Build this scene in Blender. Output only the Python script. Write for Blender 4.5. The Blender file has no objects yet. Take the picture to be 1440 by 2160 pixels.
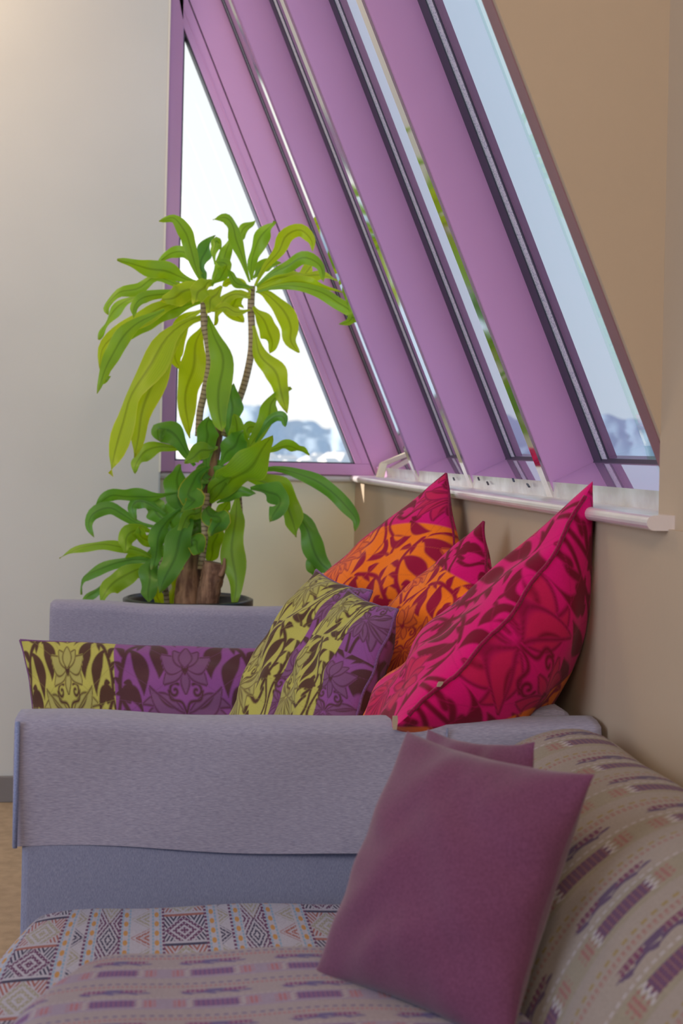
import bpy, math, random
import numpy as np
from mathutils import Vector, Matrix

random.seed(7)
RNG = np.random.RandomState(11)
scene = bpy.context.scene
COL = scene.collection

# ------------------------------------------------------------------ camera
CAM_H = 1.08
FPX = 3000.0                       # 50 mm on a 36 mm tall frame, 2160 px
YAW = math.atan(417 / FPX)
ROLL = math.radians(1.24)
PX, PY = 720.0, 953.0              # principal point (lens shifted, camera level)
FWD = Vector((math.sin(YAW), math.cos(YAW), 0))
RT0 = Vector((math.cos(YAW), -math.sin(YAW), 0))
UP0 = Vector((0, 0, 1))
RT = RT0 * math.cos(ROLL) + UP0 * math.sin(ROLL)
UP = UP0 * math.cos(ROLL) - RT0 * math.sin(ROLL)
CAM = Vector((0, 0, CAM_H))


def at(px, py, d):
    """Point of the room that stands at depth d along the lens axis."""
    return CAM + FWD * d + RT * ((px - PX) * d / FPX) - UP * ((py - PY) * d / FPX)


cam_data = bpy.data.cameras.new('camera')
cam = bpy.data.objects.new('camera', cam_data)
COL.objects.link(cam)
cam_data.sensor_fit = 'AUTO'
cam_data.sensor_width = 36.0
cam_data.lens = 50.0
cam_data.shift_y = -(1080 - PY) / 2160.0
cam_data.clip_start = 0.05
cam_data.clip_end = 9000
rot = Matrix((RT, UP, -FWD)).transposed()
cam.matrix_world = Matrix.Translation(CAM) @ rot.to_4x4()
cam_data.dof.use_dof = True
cam_data.dof.focus_distance = 2.55
cam_data.dof.aperture_fstop = 7.1
scene.camera = cam

# ------------------------------------------------------------------ sky, sun, daylight
SUN_TRAVEL = Vector((1.0, -0.41, -0.31)).normalized()
world = bpy.data.worlds.new('sky')
scene.world = world
world.use_nodes = True
wn, wl = world.node_tree.nodes, world.node_tree.links
wn.clear()
w_out = wn.new('ShaderNodeOutputWorld')
w_bg = wn.new('ShaderNodeBackground')
w_tc = wn.new('ShaderNodeTexCoord')
w_sep = wn.new('ShaderNodeSeparateXYZ')
w_ramp = wn.new('ShaderNodeValToRGB')
w_ramp.color_ramp.elements[0].position = 0.0
w_ramp.color_ramp.elements[0].color = (0.93, 0.94, 0.95, 1)
w_ramp.color_ramp.elements[1].position = 0.75
w_ramp.color_ramp.elements[1].color = (0.30, 0.52, 0.85, 1)
e = w_ramp.color_ramp.elements.new(0.30)
e.color = (0.62, 0.80, 0.95, 1)
wl.new(w_tc.outputs['Generated'], w_sep.inputs[0])
wl.new(w_sep.outputs['Z'], w_ramp.inputs[0])
# the sky whitens towards the sun
w_dot = wn.new('ShaderNodeVectorMath'); w_dot.operation = 'DOT_PRODUCT'
w_dot.inputs[1].default_value = (-SUN_TRAVEL.x, -SUN_TRAVEL.y, -SUN_TRAVEL.z)
wl.new(w_tc.outputs['Generated'], w_dot.inputs[0])
w_map = wn.new('ShaderNodeMapRange'); w_map.clamp = True
w_map.inputs['From Min'].default_value = 0.0
w_map.inputs['From Max'].default_value = 0.5
w_map.inputs['To Min'].default_value = 0.0
w_map.inputs['To Max'].default_value = 0.9
wl.new(w_dot.outputs['Value'], w_map.inputs['Value'])
w_mix = wn.new('ShaderNodeMix'); w_mix.data_type = 'RGBA'
wl.new(w_map.outputs[0], w_mix.inputs[0])
wl.new(w_ramp.outputs[0], w_mix.inputs[6])
w_mix.inputs[7].default_value = (1.0, 0.98, 0.94, 1)
wl.new(w_mix.outputs[2], w_bg.inputs[0])
w_bg.inputs[1].default_value = 1.15
wl.new(w_bg.outputs[0], w_out.inputs[0])

sun_d = bpy.data.lights.new('sun', 'SUN')
sun_d.energy = 8.0
sun_d.angle = math.radians(0.5)
sun_d.color = (1.0, 0.95, 0.86)
sun = bpy.data.objects.new('sun', sun_d)
COL.objects.link(sun)
sun.location = (-9, 9, 5)
sun.rotation_euler = SUN_TRAVEL.to_track_quat('-Z', 'Y').to_euler()


def area(name, loc, target, sx, sy, power, color):
    d = bpy.data.lights.new(name, 'AREA')
    d.shape = 'RECTANGLE'
    d.size, d.size_y = sx, sy
    d.energy = power
    d.color = color
    o = bpy.data.objects.new(name, d)
    COL.objects.link(o)
    o.location = loc
    o.rotation_euler = (Vector(target) - Vector(loc)).to_track_quat('-Z', 'Y').to_euler()
    return o


# daylight from the room's other window wall (left, behind the camera), a warm ceiling light and an added warm rear fill
area('daylight_left', (-3.8, 0.1, 1.85), (0.0, 3.4, 1.0), 3.0, 2.2, 100, (0.68, 0.82, 1.0))
area('ceiling_light_warm', (-1.0, 3.75, 2.94), (-1.0, 3.75, 0.0), 0.8, 0.8, 18, (1.0, 0.72, 0.40))
area('fill_light_rear', (0.0, -0.9, 2.8), (0.3, 3.6, 0.9), 1.6, 1.2, 52, (1.0, 0.87, 0.71))  # unseen fill, added to brighten the wall under the back window

scene.view_settings.view_transform = 'Standard'
scene.view_settings.look = 'None'
scene.view_settings.gamma = 1.0
scene.view_settings.use_curve_mapping = False
scene.view_settings.exposure = 0.0
scene.cycles.use_denoising = True
scene.cycles.max_bounces = 10
scene.cycles.transparent_max_bounces = 12


# ------------------------------------------------------------------ helpers
def srgb(r, g, b):
    def f(c):
        c = c / 255.0
        return c / 12.92 if c <= 0.04045 else ((c + 0.055) / 1.055) ** 2.4
    return (f(r), f(g), f(b))


def rgba(c):
    return (c[0], c[1], c[2], 1.0)


def link(ob, parent=None):
    COL.objects.link(ob)
    if parent is not None:
        ob.parent = parent
    return ob


def mesh_obj(name, verts, faces, mat, parent=None, smooth=False, uv=None):
    me = bpy.data.meshes.new(name)
    me.from_pydata([tuple(v) for v in verts], [], [tuple(f) for f in faces])
    me.update()
    if smooth:
        me.polygons.foreach_set('use_smooth', [True] * len(me.polygons))
    if mat is not None:
        me.materials.append(mat)
    if uv is not None:
        lay = me.uv_layers.new(name='UVMap')
        idx = np.zeros(len(me.loops), dtype=np.int32)
        me.loops.foreach_get('vertex_index', idx)
        lay.data.foreach_set('uv', np.asarray(uv, dtype=np.float32)[idx].ravel())
    return link(bpy.data.objects.new(name, me), parent)


def empty(name, label, cat, loc=(0, 0, 0), group=None, kind=None):
    o = bpy.data.objects.new(name, None)
    COL.objects.link(o)
    o.location = loc
    o.empty_display_size = 0.1
    if label: o['label'] = label
    if cat: o['category'] = cat
    if group: o['group'] = group
    if kind: o['kind'] = kind
    return o


def structure(o, label=None):
    o['kind'] = 'structure'
    if label: o['label'] = label
    return o


def hexa(name, p, mat, parent=None, bevel=0.0, seg=2, smooth=False):
    """8 corner points: bottom ring 0-3, top ring 4-7."""
    f = [(3, 2, 1, 0), (4, 5, 6, 7), (0, 1, 5, 4), (1, 2, 6, 5), (2, 3, 7, 6), (3, 0, 4, 7)]
    o = mesh_obj(name, p, f, mat, parent)
    fix_normals(o)
    if bevel > 0:
        b = o.modifiers.new('bevel', 'BEVEL')
        b.width = bevel; b.segments = seg; b.limit_method = 'ANGLE'
    if smooth:
        o.data.polygons.foreach_set('use_smooth', [True] * len(o.data.polygons))
    return o


def fix_normals(o):
    import bmesh
    bm = bmesh.new(); bm.from_mesh(o.data)
    bmesh.ops.recalc_face_normals(bm, faces=bm.faces)
    bm.to_mesh(o.data); bm.free()


def box(name, x0, x1, y0, y1, z0, z1, mat, parent=None, bevel=0.0, seg=2):
    p = [(x0, y0, z0), (x1, y0, z0), (x1, y1, z0), (x0, y1, z0),
         (x0, y0, z1), (x1, y0, z1), (x1, y1, z1), (x0, y1, z1)]
    return hexa(name, p, mat, parent, bevel, seg)


def prism_y(name, poly_xz, y0, y1, mat, parent=None, bevel=0.0):
    """Extrude an XZ outline along Y."""
    n = len(poly_xz)
    v = [(x, y0, z) for x, z in poly_xz] + [(x, y1, z) for x, z in poly_xz]
    f = [tuple(range(n)), tuple(range(2 * n - 1, n - 1, -1))]
    f += [(i, (i + 1) % n, n + (i + 1) % n, n + i) for i in range(n)]
    o = mesh_obj(name, v, f, mat, parent)
    fix_normals(o)
    if bevel > 0:
        b = o.modifiers.new('bevel', 'BEVEL')
        b.width = bevel; b.segments = 2; b.limit_method = 'ANGLE'
    return o


def grid_faces(nu, nv, off=0, flip=False):
    i, j = np.meshgrid(np.arange(nu - 1), np.arange(nv - 1), indexing='ij')
    a = (i * nv + j).ravel() + off
    q = np.stack([a, a + nv, a + nv + 1, a + 1], 1)
    return q[:, ::-1] if flip else q


def fast_mesh(name, verts, quads, mat, parent=None, colors=None, uv=None):
    verts = np.asarray(verts, dtype=np.float32); quads = np.asarray(quads, dtype=np.int32)
    me = bpy.data.meshes.new(name)
    me.vertices.add(len(verts)); me.vertices.foreach_set('co', verts.ravel())
    me.loops.add(quads.size); me.loops.foreach_set('vertex_index', quads.ravel())
    me.polygons.add(len(quads))
    me.polygons.foreach_set('loop_start', np.arange(0, quads.size, 4, dtype=np.int32))
    me.update(calc_edges=True)
    me.polygons.foreach_set('use_smooth', np.ones(len(quads), dtype=bool))
    me.materials.append(mat)
    if colors is not None:
        a = me.attributes.new('print', 'FLOAT_COLOR', 'POINT')
        c = np.ones((len(verts), 4), dtype=np.float32); c[:, :3] = colors
        a.data.foreach_set('color', c.ravel())
    if uv is not None:
        lay = me.uv_layers.new(name='UVMap')
        lay.data.foreach_set('uv', np.asarray(uv, dtype=np.float32)[quads.ravel()].ravel())
    return link(bpy.data.objects.new(name, me), parent)


def catmull(pts, n):
    p = np.asarray(pts, dtype=float)
    p = np.vstack([2 * p[0] - p[1], p, 2 * p[-1] - p[-2]])
    m = len(p) - 3
    out = []
    for k in range(n):
        t = k / (n - 1) * m
        i = min(int(t), m - 1); t -= i
        a, b, c, d = p[i], p[i + 1], p[i + 2], p[i + 3]
        out.append(0.5 * (2 * b + (c - a) * t + (2 * a - 5 * b + 4 * c - d) * t * t + (3 * b - a - 3 * c + d) * t ** 3))
    return np.array(out)


def tube(name, pts, radii, mat, parent=None, sides=10, n=None, closed_ends=True, bump=None):
    if n:
        pr = np.hstack([np.asarray(pts, float), np.asarray(radii, float)[:, None]])
        pr = catmull(pr, n); pts, radii = pr[:, :3], pr[:, 3]
    pts = [Vector(p) for p in pts]
    verts, uv = [], []
    ref = Vector((0.31, 0.95, 0.05))
    L = 0.0
    for i, p in enumerate(pts):
        t = (pts[min(i + 1, len(pts) - 1)] - pts[max(i - 1, 0)])
        t.normalize()
        a = t.cross(ref).normalized(); b = t.cross(a)
        if i: L += (p - pts[i - 1]).length
        for k in range(sides):
            th = 2 * math.pi * k / sides
            r = radii[i] * (1 + (bump(i, k) if bump else 0))
            verts.append(p + a * (math.cos(th) * r) + b * (math.sin(th) * r)); uv.append((k / sides, L))
    faces = []
    for i in range(len(pts) - 1):
        for k in range(sides):
            faces.append((i * sides + k, i * sides + (k + 1) % sides, (i + 1) * sides + (k + 1) % sides, (i + 1) * sides + k))
    if closed_ends:
        faces.append(tuple(range(sides - 1, -1, -1)))
        faces.append(tuple((len(pts) - 1) * sides + k for k in range(sides)))
    return mesh_obj(name, verts, faces, mat, parent, smooth=True, uv=uv)


# ------------------------------------------------------------------ materials
def new_mat(name):
    m = bpy.data.materials.new(name)
    m.use_nodes = True
    nt = m.node_tree
    b = nt.nodes['Principled BSDF']
    return m, nt.nodes, nt.links, b


def noise_bump(nodes, links, bsdf, scale=40, strength=0.2, dist=0.002, detail=4, vec='Object', stretch=None):
    tc = nodes.new('ShaderNodeTexCoord')
    n = nodes.new('ShaderNodeTexNoise')
    n.inputs['Scale'].default_value = scale
    n.inputs['Detail'].default_value = detail
    src = tc.outputs[vec]
    if stretch:
        mp = nodes.new('ShaderNodeMapping'); mp.inputs['Scale'].default_value = stretch
        links.new(src, mp.inputs[0]); src = mp.outputs[0]
    links.new(src, n.inputs['Vector'])
    b = nodes.new('ShaderNodeBump')
    b.inputs['Strength'].default_value = strength
    b.inputs['Distance'].default_value = dist
    links.new(n.outputs[0], b.inputs['Height'])
    links.new(b.outputs[0], bsdf.inputs['Normal'])
    return n


def vary(nodes, links, bsdf, noise_out, c0, c1, lo=0.35, hi=0.65):
    r = nodes.new('ShaderNodeValToRGB')
    r.color_ramp.elements[0].position = lo; r.color_ramp.elements[0].color = rgba(c0)
    r.color_ramp.elements[1].position = hi; r.color_ramp.elements[1].color = rgba(c1)
    links.new(noise_out, r.inputs[0]); links.new(r.outputs[0], bsdf.inputs['Base Color'])


def plain(name, c, rough=0.5, metal=0.0, var=0.06, scale=6, bump=0.05, bscale=60, coat=0.0, spec=0.5):
    m, n, l, b = new_mat(name)
    b.inputs['Roughness'].default_value = rough
    b.inputs['Metallic'].default_value = metal
    b.inputs['Specular IOR Level'].default_value = spec
    b.inputs['Coat Weight'].default_value = coat
    b.inputs['Coat Roughness'].default_value = 0.05
    tc = n.new('ShaderNodeTexCoord')
    no = n.new('ShaderNodeTexNoise'); no.inputs['Scale'].default_value = scale
    l.new(tc.outputs['Object'], no.inputs['Vector'])
    vary(n, l, b, no.outputs[0], tuple(x * (1 - var) for x in c), tuple(min(1, x * (1 + var)) for x in c))
    if bump > 0:
        noise_bump(n, l, b, bscale, bump, 0.002)
    return m


M_WALL_B = plain('plaster_warm_lit', srgb(242, 234, 208), 0.75, var=0.03, scale=2, bump=0.12, bscale=90, spec=0.3)  # warm bounce light under the back window painted into paler plaster
M_WALL = plain('plaster_cream', srgb(209, 207, 206), 0.75, var=0.03, scale=2, bump=0.12, bscale=90, spec=0.3)
M_WALL_R = plain('plaster_warm_dimmed', srgb(182, 160, 138), 0.7, var=0.03, scale=2, bump=0.12, bscale=90, spec=0.3)  # warm, dimmer room light on the right wall painted into the plaster
M_STRIP_SHADE = plain('shaded_strip', srgb(140, 100, 108), 0.5, bump=0.0)  # shade on the last fin's edge strip painted in
M_SUNLIT = plain('sunlit_cream', srgb(238, 220, 196), 0.45, bump=0.0)  # sunlight at the ledge corner put into the colour
M_CEIL = plain('plaster_white', srgb(228, 222, 212), 0.8, var=0.02)
M_FLOOR = plain('floor_carpet', srgb(176, 152, 128), 0.85, var=0.1, scale=30, bump=0.3, bscale=300)
M_BASE = plain('baseboard_grey', srgb(128, 122, 124), 0.5)
M_PURPLE = plain('purple_aluminium', srgb(214, 158, 208), 0.32, var=0.025, scale=3, bump=0.02, bscale=400, spec=0.5)
M_PURPLE_GLOSS = plain('purple_gloss_ledge', srgb(196, 146, 196), 0.06, var=0.02, scale=3, bump=0.0, coat=1.0)
M_GASKET = plain('black_gasket', srgb(60, 58, 74), 0.45)
M_CHROME = plain('polished_strip', (0.82, 0.80, 0.78), 0.07, metal=1.0, var=0.02, bump=0.0)
M_SILL_W = plain('white_sill', srgb(238, 234, 236), 0.3, bump=0.05)
M_SILL = plain('silvery_sill', srgb(232, 222, 226), 0.26, metal=0.35, var=0.05, scale=9, bump=0.35, bscale=26)


def foil_mat():
    m, n, l, b = new_mat('silver_foil')
    b.inputs['Metallic'].default_value = 0.35
    b.inputs['Roughness'].default_value = 0.22
    no = noise_bump(n, l, b, 14, 0.35, 0.006)
    vary(n, l, b, no.outputs[0], (0.70, 0.66, 0.68), (0.90, 0.91, 0.95))
    return m


M_FOIL = foil_mat()


def spacer_mat():
    m, n, l, b = new_mat('perforated_spacer')
    b.inputs['Metallic'].default_value = 0.3
    b.inputs['Roughness'].default_value = 0.35
    tc = n.new('ShaderNodeTexCoord')
    v = n.new('ShaderNodeTexVoronoi'); v.inputs['Scale'].default_value = 260
    l.new(tc.outputs['Object'], v.inputs['Vector'])
    vary(n, l, b, v.outputs['Distance'], srgb(140, 160, 180), srgb(232, 240, 244), 0.25, 0.4)
    return m


M_SPACER = spacer_mat()


def glass_mat(name, tint, refl=1.0):
    m, n, l, b = new_mat(name)
    n.remove(b)
    out = n['Material Output']
    tr = n.new('ShaderNodeBsdfTransparent'); tr.inputs[0].default_value = rgba(tint)
    gl = n.new('ShaderNodeBsdfGlossy'); gl.inputs['Roughness'].default_value = 0.01
    gl.inputs[0].default_value = (1, 1, 1, 1)
    fr = n.new('ShaderNodeFresnel'); fr.inputs[0].default_value = 1.5
    no = n.new('ShaderNodeTexNoise'); no.inputs['Scale'].default_value = 1.3
    mu = n.new('ShaderNodeMath'); mu.operation = 'MULTIPLY'; mu.inputs[1].default_value = refl
    mx = n.new('ShaderNodeMixShader')
    geo = n.new('ShaderNodeNewGeometry')
    inv = n.new('ShaderNodeMath'); inv.operation = 'SUBTRACT'; inv.inputs[0].default_value = 1.0
    l.new(geo.outputs['Backfacing'], inv.inputs[1])
    m2 = n.new('ShaderNodeMath'); m2.operation = 'MULTIPLY'
    l.new(fr.outputs[0], mu.inputs[0]); l.new(mu.outputs[0], m2.inputs[0]); l.new(inv.outputs[0], m2.inputs[1])
    l.new(m2.outputs[0], mx.inputs[0])
    l.new(tr.outputs[0], mx.inputs[1]); l.new(gl.outputs[0], mx.inputs[2])
    l.new(mx.outputs[0], out.inputs[0])
    return m


M_GLASS = glass_mat('clear_glass', (0.97, 0.98, 0.98), 0.6)
M_GLASS_BLUE = glass_mat('blue_tinted_glass', (0.76, 0.87, 0.91), 1.8)


def fabric_mat(name, c0, c1, scale=420, bump=0.25, sheen=0.2, stretch=(1, 1, 1)):
    m, n, l, b = new_mat(name)
    b.inputs['Roughness'].default_value = 0.9
    b.inputs['Specular IOR Level'].default_value = 0.15
    b.inputs['Sheen Weight'].default_value = sheen
    no = noise_bump(n, l, b, scale, bump, 0.0015, 5, 'Object', stretch)
    vary(n, l, b, no.outputs[0], c0, c1, 0.3, 0.7)
    return m


M_GREY = fabric_mat('lavender_grey_cloth', srgb(132, 127, 149), srgb(162, 156, 176), 620, 0.25, 0.15, (0.18, 1, 1.4))
M_GREY_BODY = fabric_mat('slate_grey_cloth', srgb(112, 114, 142), srgb(140, 142, 168), 620, 0.25, 0.15, (2.0, 2.0, 0.4))
M_SEAM = fabric_mat('blue_grey_seam', srgb(112, 120, 160), srgb(140, 148, 186))
M_PLUM = fabric_mat('plum_cloth', srgb(94, 50, 78), srgb(110, 62, 92), 380, 0.25, 0.25, (1, 1, 1))


def print_mat(name, scale=500):
    m, n, l, b = new_mat(name)
    b.inputs['Roughness'].default_value = 0.85
    b.inputs['Specular IOR Level'].default_value = 0.2
    b.inputs['Sheen Weight'].default_value = 0.08
    at_ = n.new('ShaderNodeAttribute'); at_.attribute_name = 'print'
    no = noise_bump(n, l, b, scale, 0.22, 0.0012)
    r = n.new('ShaderNodeMapRange')
    r.inputs['To Min'].default_value = 0.86; r.inputs['To Max'].default_value = 1.12
    l.new(no.outputs[0], r.inputs['Value'])
    mx = n.new('ShaderNodeVectorMath'); mx.operation = 'SCALE'
    l.new(at_.outputs['Color'], mx.inputs[0]); l.new(r.outputs[0], mx.inputs['Scale'])
    l.new(mx.outputs[0], b.inputs['Base Color'])
    return m


M_PRINT = print_mat('printed_cotton')


# --- node expressions: small maths written as node trees
class E:
    nt = None

    def __init__(s, v): s.v = v

    @staticmethod
    def op(o, *a):
        n = E.nt.nodes.new('ShaderNodeMath'); n.operation = o
        for i, x in enumerate(a):
            x = x.v if isinstance(x, E) else x
            if isinstance(x, (int, float)): n.inputs[i].default_value = x
            else: E.nt.links.new(x, n.inputs[i])
        return E(n.outputs[0])

    def __add__(s, o): return E.op('ADD', s, o)
    __radd__ = __add__
    def __sub__(s, o): return E.op('SUBTRACT', s, o)
    def __rsub__(s, o): return E.op('SUBTRACT', o, s)
    def __mul__(s, o): return E.op('MULTIPLY', s, o)
    __rmul__ = __mul__
    def __truediv__(s, o): return E.op('DIVIDE', s, o)
    def mod(s, k): return E.op('FLOORED_MODULO', s, k)
    def abs(s): return E.op('ABSOLUTE', s)
    def lt(s, o): return E.op('LESS_THAN', s, o)
    def gt(s, o): return E.op('GREATER_THAN', s, o)
    def min(s, o): return E.op('MINIMUM', s, o)
    def max(s, o): return E.op('MAXIMUM', s, o)
    def floor(s): return E.op('FLOOR', s)
    def sin(s): return E.op('SINE', s)
    def band(s, a, b): return s.gt(a) * s.lt(b)


def mix_c(fac, a, b):
    n = E.nt.nodes.new('ShaderNodeMix'); n.data_type = 'RGBA'
    E.nt.links.new(fac.v, n.inputs[0])
    for i, x in ((6, a), (7, b)):
        if isinstance(x, tuple): n.inputs[i].default_value = rgba(x)
        else: E.nt.links.new(x, n.inputs[i])
    return n.outputs[2]


def kilim_mat(name, faded):
    """Woven band pattern. u, v in centimetres: u across the bands, v along them."""
    m, n, l, b = new_mat(name)
    E.nt = m.node_tree
    b.inputs['Roughness'].default_value = 0.95
    b.inputs['Specular IOR Level'].default_value = 0.1
    b.inputs['Sheen Weight'].default_value = 0.1
    uvn = n.new('ShaderNodeUVMap'); uvn.uv_map = 'UVMap'
    sp = n.new('ShaderNodeSeparateXYZ'); l.new(uvn.outputs[0], sp.inputs[0])
    u, v = E(sp.outputs[0]), E(sp.outputs[1])
    if not faded:
        white, plum, navy = srgb(194, 188, 208), srgb(104, 44, 98), srgb(62, 56, 92)
        rust, olive, ochre, blue = srgb(170, 104, 100), srgb(172, 164, 150), srgb(206, 150, 84), srgb(146, 176, 210)
        P = 18.9
        p = u.mod(P)
        thread = ((u * 6.2832 / 0.36).sin() * 0.5 + (v * 6.2832 / 0.36).sin() * 0.5)

        def dia(pc, hw, vper, off=0.0):
            dx = (p - pc).abs() / hw
            dy = ((v + off).mod(vper) - vper / 2).abs() / (vper / 2)
            return dx + dy
        col = white
        # wide blocks, dark ones and light ones in turn
        RW = 4.0
        d = dia(3.7, 2.6, RW)
        rows = ((v + P * 0.0 + (u / P).floor() * RW) / RW).floor().mod(2.0)
        zone = p.band(1.0, 6.4)
        ring = (d * 2.6).mod(1.0).lt(0.58) * thread.gt(-0.5)
        a = mix_c(ring * d.lt(1.0), white, mix_c(rows.gt(0.5), olive, plum))
        side = ((p - 3.7).abs() / 1.35)
        tri = (side - 1.0).abs() + 1.0 - ((v.mod(RW) - RW / 2).abs() / (RW / 2))
        a = mix_c(d.gt(1.05) * (tri * 2.6).mod(1.0).gt(0.5), a, mix_c(rows.gt(0.5), rust, navy))
        vv = v.mod(RW)
        a = mix_c(vv.band(0.0, 0.32), a, mix_c(rows.gt(0.5), rust, navy))
        a = mix_c(vv.band(0.32, 0.6), a, white)
        col = mix_c(zone, col, a)
        # half diamonds
        for (c0, c1, flip) in ((8.25, 9.95, 0), (15.75, 18.1, 1)):
            z = p.band(c0, c1)
            tx = (p - c0) / (c1 - c0)
            if flip == 0: tx = 1.0 - tx
            TV = 2.6
            dy = (v.mod(TV) - TV / 2).abs() / (TV / 2)
            dd = (1.0 - tx) * 0.95 + dy
            alt = (v / TV).floor().mod(2.0)
            f = dd.lt(1.0) * ((dd * 2.6).mod(1.0).gt(0.42)) * thread.gt(-0.65)
            c = mix_c(alt.gt(0.5), olive, navy if not flip else rust)
            col = mix_c(z, col, mix_c(f, white, c))
        # diamond column
        z = p.band(11.35, 14.25)
        d = dia(12.8, 1.45, 4.6, 1.3)
        alt = ((v + 1.3) / 4.6).floor().mod(2.0)
        f = (d * 2.7).mod(1.0).gt(0.48) * thread.gt(-0.6)
        c = mix_c(d.gt(1.0), mix_c(alt.gt(0.5), olive, navy), plum)
        col = mix_c(z, col, mix_c(f, white, c))
        # borders with ochre dots, blue lines and dark dashes
        for bc in (0.12, 7.35, 10.62, 15.0):
            q = (p - bc).abs() if bc > 0.5 else ((u + 1.0).mod(P) - bc - 1.0).abs()
            col = mix_c(q.lt(0.72), col, white)
            col = mix_c(q.band(0.34, 0.60) * (v.mod(0.45).lt(0.33)), col, blue)
            dv = (v.mod(1.3) - 0.65) / 1.25
            rr = q * q + dv * dv
            col = mix_c(rr.lt(0.085), col, ochre)
        for bc in (0.98, 6.55, 9.85, 14.25):
            q = (p - bc).abs()
            col = mix_c(q.lt(0.17) * v.mod(0.5).lt(0.3), col, plum)
        wsc = 0.42
    else:
        back = 'back' in name
        base, lil, pur, rose, blu, tan, pale = (srgb(194, 178, 190), srgb(186, 168, 200), srgb(156, 84, 150),
                                                srgb(206, 126, 140), srgb(124, 108, 172), srgb(190, 174, 156), srgb(216, 204, 210))
        if back:
            base, pur, blu, rose, tan = srgb(186, 170, 164), srgb(138, 76, 112), srgb(116, 92, 128), srgb(182, 122, 122), srgb(178, 164, 148)
        col = base
        P, Q = 10.4, 9.0
        pu = (u + 0.25 * (v * 9.0).sin()).mod(P)
        row = (v / Q).floor().mod(2.0)
        pv = v.mod(Q)
        wob = ((u * 13.0).sin() * 0.5 + (v * 17.0).sin() * 0.5)
        col = mix_c(pv.band(0.2, 3.2), col, lil if 'seat' in name else tan)
        # big blocks with hourglass
        blk = pu.band(2.4, 7.2) * pv.band(0.9, 2.7)
        c = mix_c(wob.gt(0.1), pur, blu)
        col = mix_c(blk * wob.gt(-0.75), col, c)
        col = mix_c(pu.band(2.0, 2.4).max(pu.band(7.2, 7.6)) * pv.band(0.7, 2.9), col, pale)
        rs = pu.band(0.5, 1.7).max(pu.band(7.9, 9.1)) * pv.band(0.8, 2.8)
        col = mix_c(rs * wob.gt(-0.1), col, rose)
        # arched dashes
        sh = (pu - 4.8).abs()
        arch = pv - 4.6 + ((pu.mod(2.4) - 1.2) * (pu.mod(2.4) - 1.2)) * 0.28
        col = mix_c(arch.band(0.0, 0.42) * pu.band(1.2, 8.4), col, blu)
        col = mix_c(pv.band(4.9, 5.7) * pu.band(1.6, 8.0) * wob.gt(-0.35), col, pur)
        col = mix_c(pv.band(4.9, 5.7) * pu.band(3.9, 5.7), col, blu)
        col = mix_c(pv.band(6.3, 6.9) * wob.gt(0.15), col, rose)
        col = mix_c(pv.band(7.3, 7.6) * u.mod(0.9).lt(0.5), col, blu if 'seat' in name else srgb(176, 150, 96))
        col = mix_c(pv.band(3.4, 3.6) * u.mod(0.7).lt(0.4), col, pale)
    no = noise_bump(n, l, b, 420, 0.3, 0.0015)
    r = n.new('ShaderNodeMapRange'); r.inputs['To Min'].default_value = 0.52 if not faded else 0.40; r.inputs['To Max'].default_value = 0.84 if not faded else 0.66
    l.new(no.outputs[0], r.inputs['Value'])
    mx = n.new('ShaderNodeVectorMath'); mx.operation = 'SCALE'
    if isinstance(col, tuple): mx.inputs[0].default_value = col
    else: l.new(col, mx.inputs[0])
    l.new(r.outputs[0], mx.inputs['Scale'])
    l.new(mx.outputs[0], b.inputs['Base Color'])
    return m


M_KILIM = kilim_mat('kilim_weave', False)
M_FADED_SEAT = kilim_mat('faded_weave_seat', True)
M_FADED_BACK = kilim_mat('faded_weave_back', True)


def leaf_mat(name, c, edge, trans):
    m, n, l, b = new_mat(name)
    out = n['Material Output']
    uvn = n.new('ShaderNodeUVMap'); uvn.uv_map = 'UVMap'
    sp = n.new('ShaderNodeSeparateXYZ'); l.new(uvn.outputs[0], sp.inputs[0])
    E.nt = m.node_tree
    x, y = E(sp.outputs[0]), E(sp.outputs[1])
    ax = (x - 0.5).abs()
    dark = tuple(k * 0.55 for k in c)
    light = tuple(min(1, k * 1.12) for k in c)
    col = mix_c((x * 95.0).sin() * 0.5 + 0.5, c, light)
    col = mix_c((0.09 - ax).max(0.0) * 9.0, col, dark)
    col = mix_c(((ax - 0.44) * 14.0).max(0.0).min(1.0) * 0.7, col, edge)
    col = mix_c(((y - 0.93) * 9.0).max(0.0).min(1.0) * 0.5, col, srgb(150, 120, 40))
    l.new(col, b.inputs['Base Color'])
    b.inputs['Roughness'].default_value = 0.42
    b.inputs['Specular IOR Level'].default_value = 0.45
    t = n.new('ShaderNodeBsdfTranslucent')
    hs = n.new('ShaderNodeHueSaturation'); hs.inputs['Saturation'].default_value = 1.15; hs.inputs['Value'].default_value = 1.5
    hs.inputs['Hue'].default_value = 0.485
    l.new(col, hs.inputs['Color']); l.new(hs.outputs[0], t.inputs[0])
    mx = n.new('ShaderNodeMixShader'); mx.inputs[0].default_value = trans
    l.new(b.outputs[0], mx.inputs[1]); l.new(t.outputs[0], mx.inputs[2])
    l.new(mx.outputs[0], out.inputs[0])
    return m


LEAF = [leaf_mat('leaf_yellow_green', srgb(172, 194, 50), srgb(210, 212, 92), 0.5),
        leaf_mat('leaf_bright_green', srgb(132, 172, 52), srgb(170, 192, 76), 0.45),
        leaf_mat('leaf_mid_green', srgb(98, 150, 60), srgb(124, 168, 80), 0.38),
        leaf_mat('leaf_yellow_edged', srgb(88, 142, 44), srgb(226, 190, 40), 0.38)]


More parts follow.
